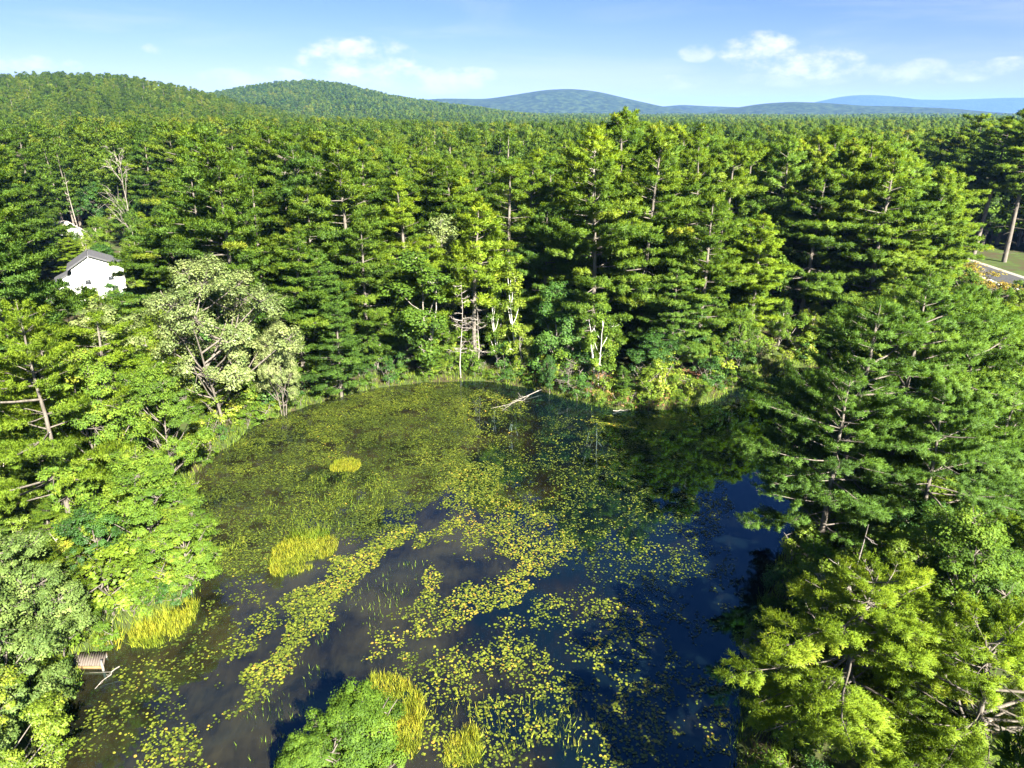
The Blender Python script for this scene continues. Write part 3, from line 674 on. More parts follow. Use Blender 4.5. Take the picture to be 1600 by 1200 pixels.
# dead stems and snags
def snag(u, v, Y, seed, W, n, up, label, mat='deadwood', rmul=1.0, lean=0, name='dead_tree'):
    x, y, zt = AT(u, v, Y); z = LZ(x, y)
    V, F = bare_parts(seed, zt - z, W, n, up, rmul)
    o = obj(name, build_mesh('dead_tree', V, F, mat=MAT[mat], smooth=True), None, (x, y, z - .05), label=label, category='dead tree')
    o.rotation_euler[1] = lean
    taken.append((x, y, 1.5))
snag(185, 243, 128, 61, 7.0, 16, 1.8, 'bleached bare forked tree among the pines behind the house', rmul=.55)
snag(105, 268, 135, 62, 1.5, 8, .4, 'thin bare stem left of the bleached forked tree')
snag(716, 440, 74, 63, 1.6, 34, .05, 'dead grey stem with many short twigs, left of the slim pine', mat='bark_pale', rmul=.5)
snag(748, 455, 75, 64, 1.4, 30, .05, 'dead grey stem right of the slim pine', mat='bark_pale', rmul=.5)
snag(690, 340, 83, 65, 2.0, 8, 1.0, 'white dead branch tips above the leafy column tree', rmul=.8)
snag(890, 560, 69.3, 66, 1.7, 34, .0, 'small brown dead spruce on the bank', mat='bark')
snag(425, 560, 66.5, 67, 2.6, 8, .6, 'leaning bare pale trunk on the left bank', mat='bark_pale', rmul=1.2, lean=.2)
snag(1345, 820, 30, 68, 3.0, 14, .3, 'bare grey branches under the right bank pines')

# ------------------------------------------------------------------ the forest: single trees as far as they can be told apart
rng = np.random.default_rng(77)
def jitter(r0, r1, sp, half=R(44)):
    n = int(2 * r1 / sp) + 2
    a, b = np.meshgrid(np.arange(-n // 2, n // 2 + 1) * sp, np.arange(0, n // 2 + 2) * sp)
    x = (a + (np.arange(b.shape[0]) % 2)[:, None] * sp * .5).ravel() + rng.uniform(-.38, .38, a.size) * sp
    y = b.ravel() + rng.uniform(-.38, .38, a.size) * sp
    r = np.hypot(x, y); az = np.abs(np.arctan2(x, y))
    k = (r > r0) & (r <= r1) & (az < half)
    return x[k], y[k]
SKY_U = [0, 60, 200, 330, 420, 520, 600, 660, 720, 800, 870, 930, 990, 1060, 1130, 1200, 1300, 1400, 1470, 1510, 1600]
SKY_V = [190, 186, 188, 190, 194, 205, 216, 232, 246, 246, 225, 200, 186, 198, 214, 220, 202, 222, 250, 250, 250]
HOUSE = (-62.5, 104.0)
def allowed_top(x, y):
    """the height above the water that keeps a tree below what the clearings show"""
    u, _ = PX(x, y, 20.0)
    vt = float(np.interp(u, SKY_U, SKY_V))
    if -45 < u < 235 and y < 108: vt = max(vt, 482)
    if 52 < u < 160 and y < 146: vt = max(vt, 368)
    if 100 < u < 260 and y < 125: vt = max(vt, 330)
    if u > 1495 and y < 170: vt = max(vt, 470)
    if 1210 < u < 1490 and y < 82: vt = max(vt, 480)
    d = ray(u, vt); return CAM_H + d[2] * y / d[1]
x1, y1 = jitter(58, 172, 6.0)
dd = pond_dist(x1, y1)
ok = (dd > 2.5)
ok &= ~((np.abs(x1 + 62) < 8.5) & (y1 > 99) & (y1 < 124))            # the white house
ok &= ~((np.abs(x1 + 88) < 8) & (y1 > 136) & (y1 < 156))             # the second house
ok &= ~((x1 > 68) & (x1 < 98) & (y1 > 60) & (y1 < 172))              # road and its verge
ok &= ~((x1 > 98) & (y1 < 172) & (y1 > 140))                         # lawn beyond the road
for (tx, ty, tr) in taken: ok &= (np.hypot(x1 - tx, y1 - ty) > tr)
x1, y1 = x1[ok], y1[ok]
o_ = np.argsort(np.hypot(x1, y1)); x1, y1 = x1[o_], y1[o_]
z1 = land(x1, y1)
n_single, far_extra = 0, []
LEAFNAMES = {None: 'deep green', 'needle_blue': 'blue-green', 'needle_yellow': 'yellow-green'}
SHAPES = ['full', 'tall-stemmed', 'broad', 'narrow', 'open-limbed', 'pointed']
pend = []
for x, y, z in zip(x1, y1, z1):
    u, v = [float(q) for q in PX(x, y, z + 15)]
    if u < -160 or u > 1760: continue
    at = allowed_top(x, y); d = float(pond_dist([x], [y])[0])
    h = rng.uniform(18.5, 25.5) + 2.5 * (u > 900)
    if d < 7: h *= rng.uniform(.5, .85)
    h = min(h, at - z - abs(rng.normal(0, 1.0)))
    if h < 3.5: continue
    dec = rng.random() < (.22 if d < 10 else .10) + (.25 if (100 < u < 260 and y > 100) else 0) + (.3 if h < 9 else 0)
    pend.append((x, y, z, h, u, v, dec, d))
pines = [p for p in pend if not p[6]]; broad = [p for p in pend if p[6]]
used = {}
SPOTS = [(147, 1030, 'the dock'), (470, 865, 'the golden grass island'), (250, 975, 'the golden reeds'), (810, 622, 'the forked driftwood'), (1188, 1020, 'the boulder'), (1240, 585, 'the cove'), (395, 668, 'the left shore bend'),
         (312, 560, 'the wide pale tree'), (655, 560, 'the leafy column tree'), (938, 600, 'the white birch'), (1100, 632, 'the point by the cove'), (1400, 800, 'the right bank pines'), (540, 610, 'the low waterline pine'), (200, 800, 'the leaning maple'), (60, 700, 'the bare-limbed left pine'), (720, 570, 'the slim pine'), (860, 600, 'the dead spruce'), (1300, 640, 'the cove mouth')]
def spot_label(u, v, words):
    b = min(SPOTS, key=lambda k: abs(k[0] - u) + .7 * abs(k[1] - v)); du, dv = u - b[0], v - b[1]
    rel = 'left of' if du < -28 else ('right of' if du > 28 else ('in front of' if dv > 15 else ('behind' if dv < -15 else 'beside')))
    far = ' a little way' if abs(du) > 75 and rel in ('left of', 'right of') else ''
    return f'{words}{far} {rel} {b[2]}'
def forest_label(u, v, d, y, words, thing):
    best = min(heads, key=lambda k: abs(k[0] - u) + .5 * abs(k[1] - v))
    if d < 9: where = 'before ' if v > best[1] + 90 else 'beside '
    elif y > 125: where = 'far behind '
    else: where = 'behind '
    side = ', left of it' if u < best[0] - 45 else (', right of it' if u > best[0] + 45 else '')
    return f'{words} {thing} {where}{best[2]}{side}'
for p in pines[:262]:
    x, y, z, h, u, v, dec, d = p
    k = int(rng.integers(6)); q = rng.random()
    leaf = 'needle_blue' if q < .22 else ('needle_yellow' if q > .86 else None)
    lab = forest_label(u, v, d, y, f"{'small' if h < 12 else ('tall' if h > 23 else 'mid-height')} {LEAFNAMES[leaf]} {SHAPES[k]}", 'pine')
    plant(PINE[k], 'pine_tree', x, y, z - .1, h, rng.uniform(0, 6.28), lab, P_, 'pines of the forest round the pond', (22 / h) ** .45 * rng.uniform(.95, 1.25) if h < 22 else rng.uniform(.95, 1.2), leaf=leaf)
far_extra += [p[:4] for p in pines[262:]]
for p in broad:
    x, y, z, h, u, v, dec, d = p
    k = int(rng.integers(3)); h = min(h * .8, 15)
    leaf, w = [('leaf', 'green'), ('leaf_dark', 'dark green'), ('leaf_yellow', 'yellow-green'), ('leaf_pale', 'grey-green')][int(rng.choice(4, p=[.5, .2, .2, .1]))]
    lab = forest_label(u, v, d, y, f"{'small' if h < 9 else 'rounded'} {w}", 'leafy tree')
    plant(LEAF[k], 'broadleaf_tree', x, y, z - .1, h, rng.uniform(0, 6.28), lab, B_, 'leafy trees of the forest round the pond', (12 / h) ** .3 * rng.uniform(.85, 1.1), leaf=leaf)

# undergrowth: young trees and saplings along the banks
xu, yu = jitter(22, 118, 3.1, R(46)); du = pond_dist(xu, yu)
ku = (du > 1.6) & (du < np.where((yu > 55), 26, 16)) & (yu > 25)
ku &= ~((np.abs(xu + 62) < 8.5) & (yu > 96)) & ~((xu > 66) & (yu > 60))
for (tx, ty, tr) in taken: ku &= (np.hypot(xu - tx, yu - ty) > 1.0)
n_young = 0
for x, y, d in sorted(zip(xu[ku], yu[ku], du[ku]), key=lambda q: q[2]):
    u, v = [float(q) for q in PX(x, y, 2.0)]
    if u < -40 or u > 1640 or v > 1230 or n_young >= 290: continue
    if rng.random() < (.12 if d < 10 else .5): continue
    n_young += 1
    h = rng.uniform(2.0, 4.2) + min(d, 8) * rng.uniform(.15, .5)
    z = LZ(x, y); pl = 'on the far bank' if y > 58 and x > -28 else ('on the left bank' if x < 0 else 'on the right bank')
    if rng.random() < .3:
        plant(PINE[5], 'pine_tree', x, y, z - .1, h, rng.uniform(0, 6.28), spot_label(u, v, 'young pine in the undergrowth'), P_, 'young pines in the undergrowth', 2.0, leaf=['needle_blue', None][int(rng.integers(2))], limbs=False)
    else:
        w = [('leaf', 'green'), ('leaf_yellow', 'yellow-green'), ('leaf_dark', 'dark green')][int(rng.choice(3, p=[.55, .3, .15]))]
        plant(SHRUB[2] if h < 4 else LEAF[int(rng.integers(3))], 'sapling', x, y, z - .1, h, rng.uniform(0, 6.28), spot_label(u, v, f"{'low' if h < 4 else ('tall' if h > 5.2 else 'mid-height')} {w[1]} leafy sapling"), 'sapling', 'leafy saplings in the undergrowth', rng.uniform(1.0, 1.4), leaf=w[0])
for q, (dx, dy, h) in enumerate([(-9, -3, 3.0), (-7, -5, 2.4), (-4, -4.5, 2.2), (-1, -5, 2.6), (2, -4.6, 2.2), (5, -4, 3.0), (7.5, -1.5, 4.5), (8.5, 2, 5.5), (9.5, 6, 6.5), (6.5, 8, 6), (2, 9, 6.5), (-3, 9, 6), (12, 0, 6), (12.5, -5, 5), (4, -7, 2.6), (7, -7, 2.8), (9.5, -4.5, 3.2), (10, -9, 3.4), (0, -8, 2.4), (6, -10, 3.0)]):
    x, y = HOUSE[0] + dx, HOUSE[1] + dy
    plant(SHRUB[2] if h < 4 else LEAF[q % 3], 'sapling', x, y, LZ(x, y) - .1, h, q * 1.7, f"{['green', 'yellow-green', 'dark green'][q % 3]} {'bush' if h < 4 else 'young tree'} {['in front of', 'right of', 'behind'][0 if dy < -2 and dx < 9 else (1 if dx > 4 else 2)]} the white house", 'sapling', 'garden bushes round the white house', 1.3, leaf=['leaf', 'leaf_yellow', 'leaf_dark'][q % 3])
# pines just outside the picture on the right bank, whose shadows fall on the pond
for (x, y, h, k, lab) in [(44, 34, 14, 1, 'outermost pine beyond the right picture edge')]:
    plant(PINE_BIG[k], 'pine_tree', x, y, LZ(x, y) - .1, h, x * 1.3, lab, P_, 'pines of the near right bank')
plant(PINE_SLIM, 'pine_tree', 14.5, 13.0, LZ(14.5, 13) - .1, 13, 1.0, 'slim pine below the right picture corner casting a thin shadow', P_)

# ------------------------------------------------------------------ the far forest: one mass of trees
KINDS = bpy.data.collections.new('far_tree_kinds')          # shapes only; not part of the scene
def far_kind(nm, parts, leafmat, bark='bark'):
    (tv, tf), (lv, lf), (cv, cf, ti, no) = parts
    V = np.concatenate([cv, tv]); F = np.concatenate([cf, tf + len(cv)])
    nn_ = np.concatenate([no, unit(tv * [1, 1, 0] + 1e-6)])
    me = build_mesh(nm, V, F, np.concatenate([ti, np.zeros(len(tv))]), nn_, MAT[leafmat]); me.materials.append(MAT[bark])
    mi = np.zeros(len(F), np.int32); mi[len(cf):] = 1; me.polygons.foreach_set('material_index', mi)
    o = bpy.data.objects.new(nm, me); KINDS.objects.link(o)
MID = dict(dz=1.05, nb=5, ntw=10, ntf=5, nn=5, nlen=.55, nwid=.15, dead=0)
FAR = dict(dz=1.7, nb=4, ntw=4, ntf=2, nn=3, nlen=1.3, nwid=.60, dead=0)
for q in range(4): far_kind(f'k{q}', pine_parts(101 + q, 20, [.2, .28, .15, .3][q], [4.4, 4.0, 4.8, 4.2][q], **MID), 'needle_far')
far_kind('k4', broadleaf_parts(111, 13, 9, .2, 9, 9, 26, .55, 1.0), 'leaf_yellow'); far_kind('k5', broadleaf_parts(112, 14, 8, .2, 9, 9, 26, .55, 1.0), 'leaf')
for q in range(4): far_kind(f'k{6 + q}', pine_parts(121 + q, 19, .2, [4.6, 4.2, 5.0, 4.4][q], **FAR), 'needle_far')
far_kind('k_a', broadleaf_parts(131, 13, 9, .15, 7, 6, 14, 1.1, 1.2), 'leaf_dark')
PT, SC, RZ, IX = [], [], [], []
def add_far(x, y, h, lod, zoff=None):
    z = land(x, y)
    n = len(x)
    PT.append(np.stack([x, y, z - .3], -1))
    dec = rng.random(n) < .15
    if lod == 0:
        idx = np.where(dec, 4 + rng.integers(0, 2, n), rng.integers(0, 4, n)); base = np.where(dec, 15.5, 20.)
    else:
        idx = np.where(dec, 10, 6 + rng.integers(0, 4, n)); base = np.where(dec, 15., 19.)
    s = h / base; w = s * rng.uniform(.95, 1.3, n) * (1 if lod == 0 else 1.12)
    SC.append(np.stack([w, w, s], -1)); RZ.append(rng.uniform(0, 6.28, n)); IX.append(idx)
fe = np.array(far_extra)
if len(fe): add_far(fe[:, 0], fe[:, 1], fe[:, 3], 0)
x, y = jitter(172, 430, 6.4); add_far(x, y, rng.uniform(15, 22, len(x)), 0)
x, y = jitter(430, 1000, 8.0); k = (np.hypot(x, y) < 830) | (x > 0); add_far(x[k], y[k], rng.uniform(13, 20.5, k.sum()), 0)
x, y = jitter(1000, 2000, 12.0); k = (x / y > -.42); add_far(x[k], y[k], rng.uniform(14, 21, k.sum()), 1)
x, y = jitter(2000, 3300, 26.0); k = (x / y > -.30); add_far(x[k], y[k], rng.uniform(15, 22, k.sum()), 1)
PT, SC, RZ, IX = np.concatenate(PT), np.concatenate(SC), np.concatenate(RZ), np.concatenate(IX)
pm = bpy.data.meshes.new('forest'); pm.vertices.add(len(PT)); pm.vertices.foreach_set('co', PT.astype(np.float32).ravel())
for nm, ty, key, val in (('sc', 'FLOAT_VECTOR', 'vector', SC), ('rz', 'FLOAT', 'value', RZ), ('ix', 'INT', 'value', IX)):
    a = pm.attributes.new(nm, ty, 'POINT'); a.data.foreach_set(key, np.ascontiguousarray(val, np.int32 if ty == 'INT' else np.float32).ravel())
forest = obj('forest', pm, kind='stuff', label='distant pine forest covering the plain and the wooded hills', category='forest')
ng = bpy.data.node_groups.new('forest', 'GeometryNodeTree')
ng.interface.new_socket('Geometry', in_out='INPUT', socket_type='NodeSocketGeometry'); ng.interface.new_socket('Geometry', in_out='OUTPUT', socket_type='NodeSocketGeometry')
gi, go = ng.nodes.new('NodeGroupInput'), ng.nodes.new('NodeGroupOutput')
ci = ng.nodes.new('GeometryNodeCollectionInfo'); ci.inputs['Collection'].default_value = KINDS; ci.inputs['Separate Children'].default_value = True; ci.inputs['Reset Children'].default_value = True
ip = ng.nodes.new('GeometryNodeInstanceOnPoints'); ip.inputs['Pick Instance'].default_value = True
def named(nm, ty):
    n = ng.nodes.new('GeometryNodeInputNamedAttribute'); n.data_type = ty; n.inputs['Name'].default_value = nm
    return n.outputs['Attribute']
cx = ng.nodes.new('ShaderNodeCombineXYZ'); ng.links.new(named('rz', 'FLOAT'), cx.inputs['Z'])
ng.links.new(gi.outputs[0], ip.inputs['Points']); ng.links.new(ci.outputs[0], ip.inputs['Instance'])
ng.links.new(named('ix', 'INT'), ip.inputs['Instance Index']); ng.links.new(named('sc', 'FLOAT_VECTOR'), ip.inputs['Scale'])
ng.links.new(cx.outputs[0], ip.inputs['Rotation']); ng.links.new(ip.outputs[0], go.inputs[0])
forest.modifiers.new('trees', 'NODES').node_group = ng

# ------------------------------------------------------------------ shrubs, bank plants
n_sh = len(POND); step = 0
acc = 0.0; prev = POND[0]; bank_pts = []
for q in range(1, n_sh):
    seg = POND[q] - prev; acc += np.linalg.norm(seg)
    if acc > 1.9:
        acc = 0
        nrm = np.array([seg[1], -seg[0]]); nrm = nrm / np.linalg.norm(nrm)
        pt = POND[q] + nrm * 1.0
        if pond_dist([pt[0]], [pt[1]])[0] < 0: nrm = -nrm
        bank_pts.append((POND[q], nrm))
    prev = POND[q]
for (pt, nrm) in bank_pts:
    for row in range(2):
        c = pt + nrm * (rng.uniform(.4, 1.1) + row * 1.9) + rng.normal(0, .4, 2)
        if c[1] < 17: continue
        u, v = [float(q) for q in PX(c[0], c[1], .8)]
        if not (-20 < u < 1620) or v > 1290: continue
        k = int(rng.integers(3)); leaf, w = [('leaf', 'green'), ('leaf_yellow', 'yellow-green'), ('leaf', 'green'), ('leaf_dark', 'dark green')][int(rng.integers(4))]
        wh = 'on the far bank below the pines' if v < 700 and 440 < u < 1130 else ('along the left bank' if u < 600 else 'along the cove and right bank')
        plant(SHRUB[k], 'shrub', c[0], c[1], LZ(*c) - .05, SHRUB[k].H * rng.uniform(.55, 1.05) * (1 + .35 * row), rng.uniform(0, 6.28), spot_label(u, v, f"{'low' if row == 0 else 'taller'} {w} {['leafy', 'spreading', 'upright'][k]} bank shrub"), 'shrub', 'shrubs along the pond bank', rng.uniform(.9, 1.4), leaf=leaf)
for q, (u, v, h, w, rz) in enumerate([(560, 1118, 3.3, 1.0, .4), (490, 1165, 2.6, .9, 2.0)]):
    c = G(u, v + 60)
    plant(NEARBUSH, 'shrub', c[0], c[1], -.1, h, rz, ['big round leafy bush standing in the water at the bottom edge', 'lower part of the leafy bush group at the bottom edge, nearer the corner'][q], 'bush', None, w, leaf='leaf')
for q in range(16):                                     # reddish verge in front of the road
    x, y = 70.5 + rng.uniform(0, 7.5), 92 + q * 1.7 + rng.uniform(-.6, .6)
    plant(SHRUB[q % 3], 'shrub', x, y, LZ(x, y) - .05, rng.uniform(1.8, 3.0), rng.uniform(0, 6.28), f"{'rusty' if q % 2 else 'green'} {'low' if q < 8 else 'taller'} shrub on the verge below the road, {'nearer the pond' if x < 74 else 'nearer the road'}", 'shrub', 'shrubs on the road verge', 1.5, leaf='leaf_rust' if q % 2 else 'leaf')

# grass and reeds
def blades(g, x, y, z, h, w, lean=.25):
    n = len(x); p = np.stack([x, y, z], -1)
    d = unit(np.stack([g.normal(0, lean, n), g.normal(0, lean, n), np.ones(n)], -1))
    V3 = spikes(p, d, h, w, g, True)
    nrm = unit(np.tile([0, 0, .9], (n, 1)) + g.normal(0, .45, (n, 3)))
    V3 = orient(V3, nrm)
    return V3.reshape(-1, 3), np.arange(3 * n).reshape(-1, 3), np.repeat(nrm, 3, 0)
MAT['reed'] = leaf_mat('yellow_reeds', [(0, (.12, .20, .016)), (.4, (.25, .31, .022)), (.75, (.38, .39, .03)), (1, (.50, .42, .04))], transl=.3, objvar=.1)
MAT['reed_green'] = leaf_mat('green_grass', [(0, (.08, .15, .014)), (.5, (.16, .25, .02)), (1, (.30, .33, .03))], transl=.3, objvar=.1)
def patch(name, poly_px, dens, h, w, mat, label, seed, z0=-.05, soft=True, kind=None, cat='grass patch'):
    g = np.random.default_rng(seed); P = np.array([G(*p) for p in poly_px]); P = chaikin(P, 2)
    lo, hi = P.min(0), P.max(0); n = int(dens * np.prod(hi - lo))
    x, y = g.uniform(lo[0], hi[0], n), g.uniform(lo[1], hi[1], n)
    x2, y2 = x + (vnoise(x, y, 1.2, seed) - .5) * 1.2, y + (vnoise(x, y, 1.2, seed + 5) - .5) * 1.2
    k = inside(P, x2, y2) & (vnoise(x, y, .9, seed + 9) > (.28 if soft else .52)); x, y = x[k], y[k]
    hh = h * g.uniform(.5, 1.2, len(x)) * (.6 + .8 * vnoise(x, y, 1.5, seed + 3))
    V, F, nr = blades(g, x, y, np.full(len(x), z0), hh, w * g.uniform(.6, 1.4, len(x)))
    ti = np.clip(.2 + .8 * vnoise(x, y, 1.1, seed + 7) + g.normal(0, .14, len(x)), 0, 1)
    o = obj(name, build_mesh(name, V, F, np.repeat(ti, 3), nr, MAT[mat]), label=label, category=cat)
    o['kind'] = kind or 'stuff'
    return o
patch('grass_island', [(408, 895), (432, 850), (470, 835), (520, 840), (532, 858), (495, 888), (450, 905)], 520, .36, .022, 'reed', 'large golden grass island among the lily pads', 201)
patch('grass_tuft', [(440, 842), (475, 828), (515, 828), (522, 842), (480, 850)], 200, .7, .035, 'reed_green', 'green rushes on the back of the golden grass island', 202)
patch('grass_island', [(508, 728), (530, 716), (556, 716), (568, 726), (545, 738), (515, 738)], 520, .34, .022, 'reed', 'small yellow-green grass island in the lily field', 203)
patch('reeds', [(188, 1018), (205, 985), (250, 950), (300, 935), (312, 960), (290, 990), (240, 1015)], 300, .7, .026, 'reed', 'golden reeds beside the dock', 204)
patch('reeds', [(120, 1015), (190, 985), (205, 1010), (170, 1022)], 90, 1.0, .035, 'reed', 'thin yellow reeds behind the dock', 205)
patch('reeds', [(590, 1200), (580, 1120), (570, 1060), (610, 1050), (650, 1070), (665, 1120), (655, 1200)], 380, .5, .024, 'reed', 'yellow-green reeds right of the bottom bush', 206)
patch('reeds', [(690, 1200), (700, 1160), (730, 1130), (760, 1150), (765, 1200)], 380, .55, .024, 'reed', 'pointed yellow-green reed clump at the bottom edge', 207)
patch('water_grass', [(330, 1170), (420, 1060), (520, 960), (600, 890), (680, 870), (640, 930), (560, 1010), (480, 1100), (400, 1200)], 16, .35, .03, 'reed_green', 'thin sunken grass in the open channel', 208, z0=-.02, soft=False)
patch('water_grass', [(320, 840), (420, 770), (560, 730), (640, 760), (560, 830), (400, 850), (340, 880)], 30, .45, .03, 'reed_green', 'sparse grass standing in the lily field', 209, soft=False)
patch('water_grass', [(640, 1050), (760, 1050), (900, 1090), (980, 1150), (900, 1200), (680, 1200)], 22, .45, .03, 'reed', 'sparse yellow grass between the near lily pads', 210, soft=False)
g = np.random.default_rng(212)                         # grassy rim of the shore
xx, yy = [], []
for (pt, nrm) in bank_pts:
    if pt[1] < 22: continue
    n = 260; a = g.normal(0, 1.2, n); b = g.uniform(-.3, 2.2, n)
    tg = np.array([-nrm[1], nrm[0]])
    xx.append(pt[0] + nrm[0] * b + tg[0] * a); yy.append(pt[1] + nrm[1] * b + tg[1] * a)
xx, yy = np.concatenate(xx), np.concatenate(yy)
V, F, nr = blades(g, xx, yy, land(xx, yy) - .05, g.uniform(.3, .9, len(xx)), g.uniform(.03, .07, len(xx)), .35)
o = obj('bank_grass', build_mesh('bank_grass', V, F, np.repeat(np.clip(.5 * vnoise(xx, yy, 2.5, 5) + g.uniform(0, .5, len(xx)), 0, 1), 3), nr, MAT['reed_green']), kind='stuff', label='bright green grass fringing the whole shore', category='grass')

# lily pads
MAT['pad'] = leaf_mat('lily_pads', [(0, (.018, .028, .007)), (.35, (.055, .078, .010)), (.65, (.122, .152, .016)), (.9, (.225, .23, .025)), (1, (.34, .23, .035))], transl=.12, rough=.35, objvar=0, spec=.5)
PADS = [  # outline in the picture, pads per square metre, size, tint, spread of gaps
    ([(298, 750), (330, 718), (400, 672), (450, 648), (560, 612), (650, 600), (725, 600), (740, 640), (748, 690), (735, 722), (700, 770), (640, 815), (560, 850), (530, 842), (480, 872), (420, 900), (380, 905), (330, 880), (300, 820)], 50, .185, .32, .36),
    ([(640, 815), (648, 836), (560, 905), (520, 955), (480, 1000), (430, 1045), (395, 1100), (358, 1140), (352, 1126), (390, 1060), (430, 1010), (440, 950), (500, 890), (570, 850)], 40, .21, .60, .22),
    ([(310, 945), (380, 900), (430, 925), (450, 950), (400, 1000), (330, 1060), (250, 1085), (190, 1085), (180, 1045), (260, 1010)], 18, .20, .50, .42),
    ([(60, 1200), (120, 1125), (200, 1075), (310, 1060), (345, 1005), (390, 1000), (330, 1085), (250, 1130), (190, 1200)], 18, .20, .52, .45),
    ([(220, 1130), (290, 1112), (325, 1130), (355, 1200), (200, 1200)], 24, .20, .62, .32),
    ([(580, 1030), (635, 935), (680, 880), (692, 900), (680, 940), (740, 915), (800, 895), (845, 868), (825, 930), (760, 965), (700, 985), (640, 1015), (600, 1045)], 26, .20, .66, .36),
    ([(690, 800), (760, 772), (800, 778), (900, 832), (875, 892), (830, 892), (760, 872), (712, 850)], 24, .20, .68, .38),
    ([(680, 770), (735, 715), (800, 735), (785, 768), (720, 792), (688, 800)], 30, .20, .58, .32),
    ([(640, 842), (690, 812), (725, 808), (665, 862)], 32, .20, .58, .25),
    ([(590, 1070), (690, 1010), (800, 985), (830, 950), (870, 915), (930, 925), (990, 960), (1055, 1010), (1140, 1050), (1165, 1100), (1130, 1200), (600, 1200)], 22, .20, .64, .43),
    ([(735, 640), (900, 650), (1100, 660), (1190, 690), (1120, 800), (1150, 900), (1110, 1010), (980, 950), (870, 850), (800, 770), (745, 740)], 13, .20, .40, .44),  # pads on the shaded water, the shade put into a darker tint
    ([(880, 648), (1000, 650), (1115, 645), (1110, 662), (1020, 672), (920, 662)], 30, .22, .60, .35),
    ([(1180, 600), (1260, 590), (1265, 615), (1200, 620)], 40, .22, .66, .2),
    ([(1170, 690), (1230, 668), (1255, 690), (1240, 730), (1180, 705)], 22, .22, .74, .38),
    ([(735, 600), (790, 618), (850, 640), (760, 656), (732, 640)], 24, .21, .5, .4)]
g = np.random.default_rng(301); px_, py_, ps_, pt_ = [], [], [], []
for q, (poly, dens, size, tint, gapv) in enumerate(PADS):
    P = chaikin(np.array([G(*p) for p in poly]), 1); lo, hi = P.min(0) - 1, P.max(0) + 1
    n = int(dens * 3.1 * np.prod(hi - lo)); x, y = g.uniform(lo[0], hi[0], n), g.uniform(lo[1], hi[1], n)
    x2, y2 = x + (vnoise(x, y, 2.0, 31) - .5) * 2.6 + g.normal(0, .16, n), y + (vnoise(x, y, 2.0, 37) - .5) * 2.6 + g.normal(0, .2, n)
    fine = .55 * vnoise(x, y, .8, 47, 2) + .45 * vnoise(x, y, 2.4, 43, 3)
    k = inside(P, x2, y2) & (fine > gapv + .05 + .09 * g.normal(size=n)) & (pond_dist(x, y) < -.25)
    x, y = x[k], y[k]
    px_.append(x); py_.append(y); ps_.append(size * .66 * np.clip(g.normal(.85, .24, len(x)), .4, 1.4)); pt_.append(np.clip(tint + .5 * (vnoise(x, y, 2.5, 51) - .5) + g.normal(0, .22, len(x)) - .07, 0, 1))
px_, py_, ps_, pt_ = map(np.concatenate, (px_, py_, ps_, pt_)); n = len(px_)
an = np.linspace(R(14), R(346), 6); ring = np.concatenate([[[0, 0, 0]], np.stack([np.cos(an), np.sin(an), np.zeros(6)], -1)])
rz = g.uniform(0, 6.28, n); tilt = np.abs(g.normal(0, .16, n)); ta = g.uniform(0, 6.28, n)
X = ring[None, :, 0] * np.cos(rz)[:, None] - ring[None, :, 1] * np.sin(rz)[:, None]; Y = ring[None, :, 0] * np.sin(rz)[:, None] + ring[None, :, 1] * np.cos(rz)[:, None]
X, Y = X * ps_[:, None] * .5, Y * ps_[:, None] * .5
Z = .012 + (X * np.cos(ta)[:, None] + Y * np.sin(ta)[:, None]) * np.sin(tilt)[:, None] + (tilt * ps_ * .5)[:, None] + g.uniform(0, .02, n)[:, None]
V = np.stack([X + px_[:, None], Y + py_[:, None], Z], -1).reshape(-1, 3)
b = np.arange(n)[:, None, None] * 7; tri = np.array([[0, q, q + 1] for q in range(1, 6)])[None]
F = (b + tri).reshape(-1, 3)
pads = obj('lily_pads', build_mesh('lily_pads', V, F, np.repeat(pt_, 7), None, MAT['pad']), kind='stuff', label='yellow-green lily pads floating in drifts on the pond', category='lily pads')
print('pads', n, 'forest', len(PT), 'pend', len(pines), len(broad))

# ------------------------------------------------------------------ the white house and the roof behind it
def boxv(x0, x1, y0, y1, z0, z1):
    V = np.array([[x, y, z] for x in (x0, x1) for y in (y0, y1) for z in (z0, z1)], float)
    F = np.array([[0, 1, 3, 2], [4, 6, 7, 5], [0, 4, 5, 1], [2, 3, 7, 6], [0, 2, 6, 4], [1, 5, 7, 3]])
    return V, F
def box(name, parent, mat, *b, **props):
    V, F = boxv(*b); return obj(name, build_mesh(name, V, F, mat=mat), parent, **props)
def prism(name, parent, mat, prof, y0, y1):
    """outline in x,z pushed from y0 to y1"""
    n = len(prof); V = np.array([[x, y, z] for y in (y0, y1) for x, z in prof], float)
    bmf = [list(range(n)), list(range(2 * n - 1, n - 1, -1))] + [[i, (i + n), (i + 1) % n + n, (i + 1) % n] for i in range(n)]
    me = bpy.data.meshes.new(name); me.from_pydata([tuple(v) for v in V], [], bmf); me.materials.append(mat); me.update()
    return obj(name, me, parent)
MAT['white'] = noise_mat('white_siding', [(.3, (.72, .72, .70)), (.7, (.82, .82, .80))], scale=.6, stretch=(.3, .3, 8), bump=.15, rough=.6)
MAT['roof'] = noise_mat('dark_shingles', [(.3, (.05, .05, .055)), (.7, (.10, .10, .11))], scale=6, bump=.4)
MAT['roof2'] = noise_mat('pale_tan_shingles', [(.3, (.38, .33, .29)), (.7, (.56, .50, .45))], scale=5, bump=.3)
MAT['pane'] = noise_mat('window_glass', [(.3, (.015, .018, .022)), (.7, (.04, .045, .05))], scale=.5, rough=.08, spec=.6)
HY = 102.0
pts = [AT(112, 416, HY), AT(137, 399.5, HY), AT(191, 419, HY)]
